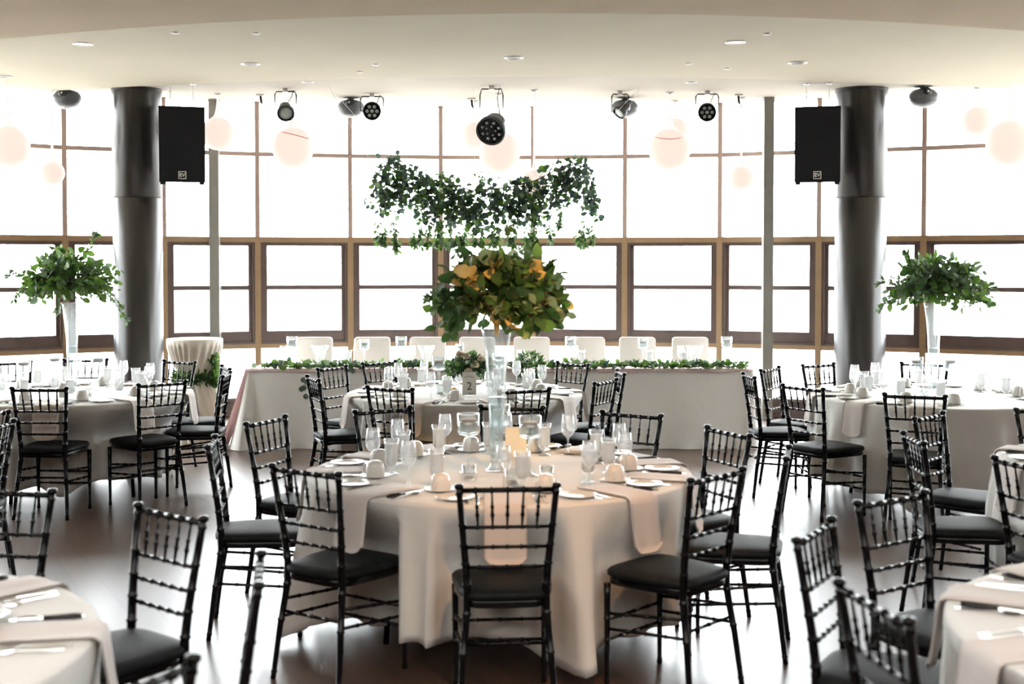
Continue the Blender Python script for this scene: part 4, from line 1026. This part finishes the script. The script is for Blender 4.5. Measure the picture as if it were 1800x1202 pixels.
# PAR lamps
def par(px, py, Y, label, rp, aim, leds, yokew=1.0, length=1.5):
    x, z = backy(px, py, Y); R = rp*Y/FPX
    t = thing('stage_lamp', label, 'stage light', (x, Y, z), 0, 'black stage lamps')
    d = Vector(aim).normalized(); q = d.to_track_quat('Z', 'Y').to_matrix().to_4x4()
    m = MB(); m.lathe([(0.0, -R*length), (R*0.55, -R*length), (R*0.75, -R*length*0.75), (R*0.8, -R*0.5), (R, -R*0.1), (R, R*0.35), (R*0.93, R*0.35), (R*0.9, R*0.2)], 28, M=q); m.build('housing', MT['fixture'], t)
    fc = MB(); fc.lathe([(0.0, R*0.2), (R*0.92, R*0.2), (R*0.92, R*0.17), (0, R*0.17)], 28, M=q); fo = fc.build('face', MT['grille'], t)
    m = MB()
    for (u, v, s) in leds:
        m = MB(); m.lathe([(0.0, R*0.27), (R*s*0.6, R*0.26), (R*s, R*0.2), (R*s, R*0.18)], 12, M=q @ Matrix.Translation((u*R, v*R, 0))); m.build('lens', MT['led'], fo)
    m = MB(); hw = R*1.25*yokew; top = ZC-z-0.012; hb = max(R*0.9, top-0.02)
    m.tube([(-hw, 0, 0), (-hw, 0, hb*0.85), (-hw*0.85, 0, hb), (hw*0.85, 0, hb), (hw, 0, hb*0.85), (hw, 0, 0)], 0.008, 6)
    m.tube([(-hw, 0, 0), (-R*0.7, 0, 0)], 0.006, 6); m.tube([(R*0.7, 0, 0), (hw, 0, 0)], 0.006, 6); m.build('yoke', MT['fixture'], t)
    m = MB(); m.box((0, 0, (hb+top)/2+0.006), (0.05, 0.05, max(0.02, top-hb+0.024))); m.build('clamp', MT['chrome'], t)
    m = MB(); bk = q @ Vector((0, 0, -R*length)); m.tube([bk, bk+Vector((0.03, 0.04, 0.05)), Vector((hw*0.5, 0.05, hb*0.8)), Vector((hw*0.7, 0.02, top))], 0.004, 5); m.build('cable', MT['speaker'], t)
    return t
seven = [(0, 0, .2)]+[(0.55*cos(k*pi/3), 0.55*sin(k*pi/3), .2) for k in range(6)]
par(502, 198, 13.5, 'small stage lamp tilted down with pale lens, left of the globe', 15, (0.25, -1, -0.8), [(0, 0, .8)], 1.0)
par(654, 195, 13.9, 'seven-lens stage lamp facing the room, left of centre', 16, (0.05, -1, -0.25), seven, 1.0, 1.2)
par(1243, 197, 13.7, 'seven-lens stage lamp facing the room, right of the right globe', 16, (-0.15, -1, -0.3), seven, 1.0, 1.2)
r = random.Random(6); ring = []
for k in range(8): ring.append((0.62*cos(k*pi/4+.3), 0.62*sin(k*pi/4+.3), .11))
for k in range(5): ring.append((0.33*cos(k*1.257), 0.33*sin(k*1.257), .07))
for k in range(26): ring.append((0.80*cos(k*0.2417), 0.80*sin(k*0.2417), .022))
par(864, 228, 13.3, 'large round stage lamp with ring of small lenses, at the centre', 26, (-0.28, -1, -0.62), ring, 0.62, 1.5)
par(1090, 197, 13.7, 'side-on stage lamp angled down to the left, in front of a pod speaker', 13, (-0.9, -0.5, -1.0), [(0, 0, .8)], 0.9, 1.6)
# ceiling sockets with hanging leads
for px, lab in ((458, 'left of the tilted stage lamp'), (1298, 'right of the right stage lamps'), (829, 'beside the large central lamp')):
    x, y = backz(px, 166 if px != 829 else 173, ZC); t = thing('ceiling_socket', 'small ceiling socket with dangling black lead, '+lab, 'socket', (x, y, ZC), 0, 'ceiling sockets')
    m = MB(); m.box((0, 0, -0.008), (0.09, 0.06, 0.016)); m.build('plate', MT['white'], t)
    m = MB(); m.tube([(0, 0, -0.016), (0.005, 0, -0.07), (0.02, 0, -0.12), (0.035, 0.01, -0.14)], [0.012, 0.012, 0.005, 0.003], 8); m.tube([(0, 0, -0.06), (-0.01, 0, -0.10), (0.02, 0, -0.13)], 0.003, 5); m.build('lead', MT['speaker'], t)

# ================================================================ CEILING LIGHTS
def downlight(lit):
    def f():
        t = thing('recessed_light', None, 'light')
        m = MB(); m.lathe([(0.085, 0.0), (0.085, -0.006), (0.075, -0.008), (0.055, -0.002), (0.055, 0.0)], 28); m.build('trim_ring', MT['white'], t)
        m = MB(); m.lathe([(0.0, -0.0015), (0.056, -0.0015), (0.056, 0.0)], 24); m.build('lens', MT['lamp'] if lit else MT['dark'], t)
        return t
    return f
dl, dd = Proto(downlight(True)), Proto(downlight(False))
for px, py, z, lit, s, lab in ((146, 77, ZM, 1, 1.0, 'lit recessed ceiling light at the upper left'), (1293, 74, ZM, 1, 1.0, 'lit recessed ceiling light right of centre'),
        (440, 112, ZM, 0, 1.05, 'unlit recessed ceiling light above the left globe'), (903, 101, ZM, 0, 1.05, 'unlit recessed ceiling light at the centre'), (1402, 110, ZM, 0, 1.05, 'unlit recessed ceiling light before the right pillar'), (6, 134, ZM, 0, 1.0, 'unlit recessed ceiling light at the left edge'),
        (541, 144, ZC, 0, 0.75, 'small unlit ceiling light above the left stage lamp'), (868, 155, ZC, 0, 0.75, 'small unlit ceiling light above the large stage lamp'), (1215, 144.5, ZC, 0, 0.75, 'small unlit ceiling light above the right stage lamp')):
    x, y = backz(px, py, z); (dl if lit else dd).place((x, y, z), 0, lab, 'recessed ceiling lights', s)
def make_disc():  # white disc drawn in place of a light reflection on the ceiling
    m = MB(); m.lathe([(0.0, -0.012), (0.022, -0.010), (0.036, -0.003), (0.038, 0.0)], 20); return tag(m.build('reflection_disc', MT['white']), None, 'reflection')
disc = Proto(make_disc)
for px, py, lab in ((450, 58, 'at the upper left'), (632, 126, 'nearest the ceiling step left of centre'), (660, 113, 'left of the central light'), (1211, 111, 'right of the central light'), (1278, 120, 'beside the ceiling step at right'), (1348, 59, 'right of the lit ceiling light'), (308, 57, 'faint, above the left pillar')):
    x, y = backz(px, py, ZM); disc.place((x, y, ZM), 0, 'white disc imitating a light reflection on the ceiling '+lab, 'white reflection discs')

# ================================================================ OUTSIDE
wc = make_chair(MT['whitepaint'], MT['whitepaint'], 'patio_chair'); wc.location = (-3.62, 16.6, -0.17); wc.rotation_euler = (0, 0, radians(200))
tag(wc, 'white chair on the patio outside, seen through the low left pane', 'chair')
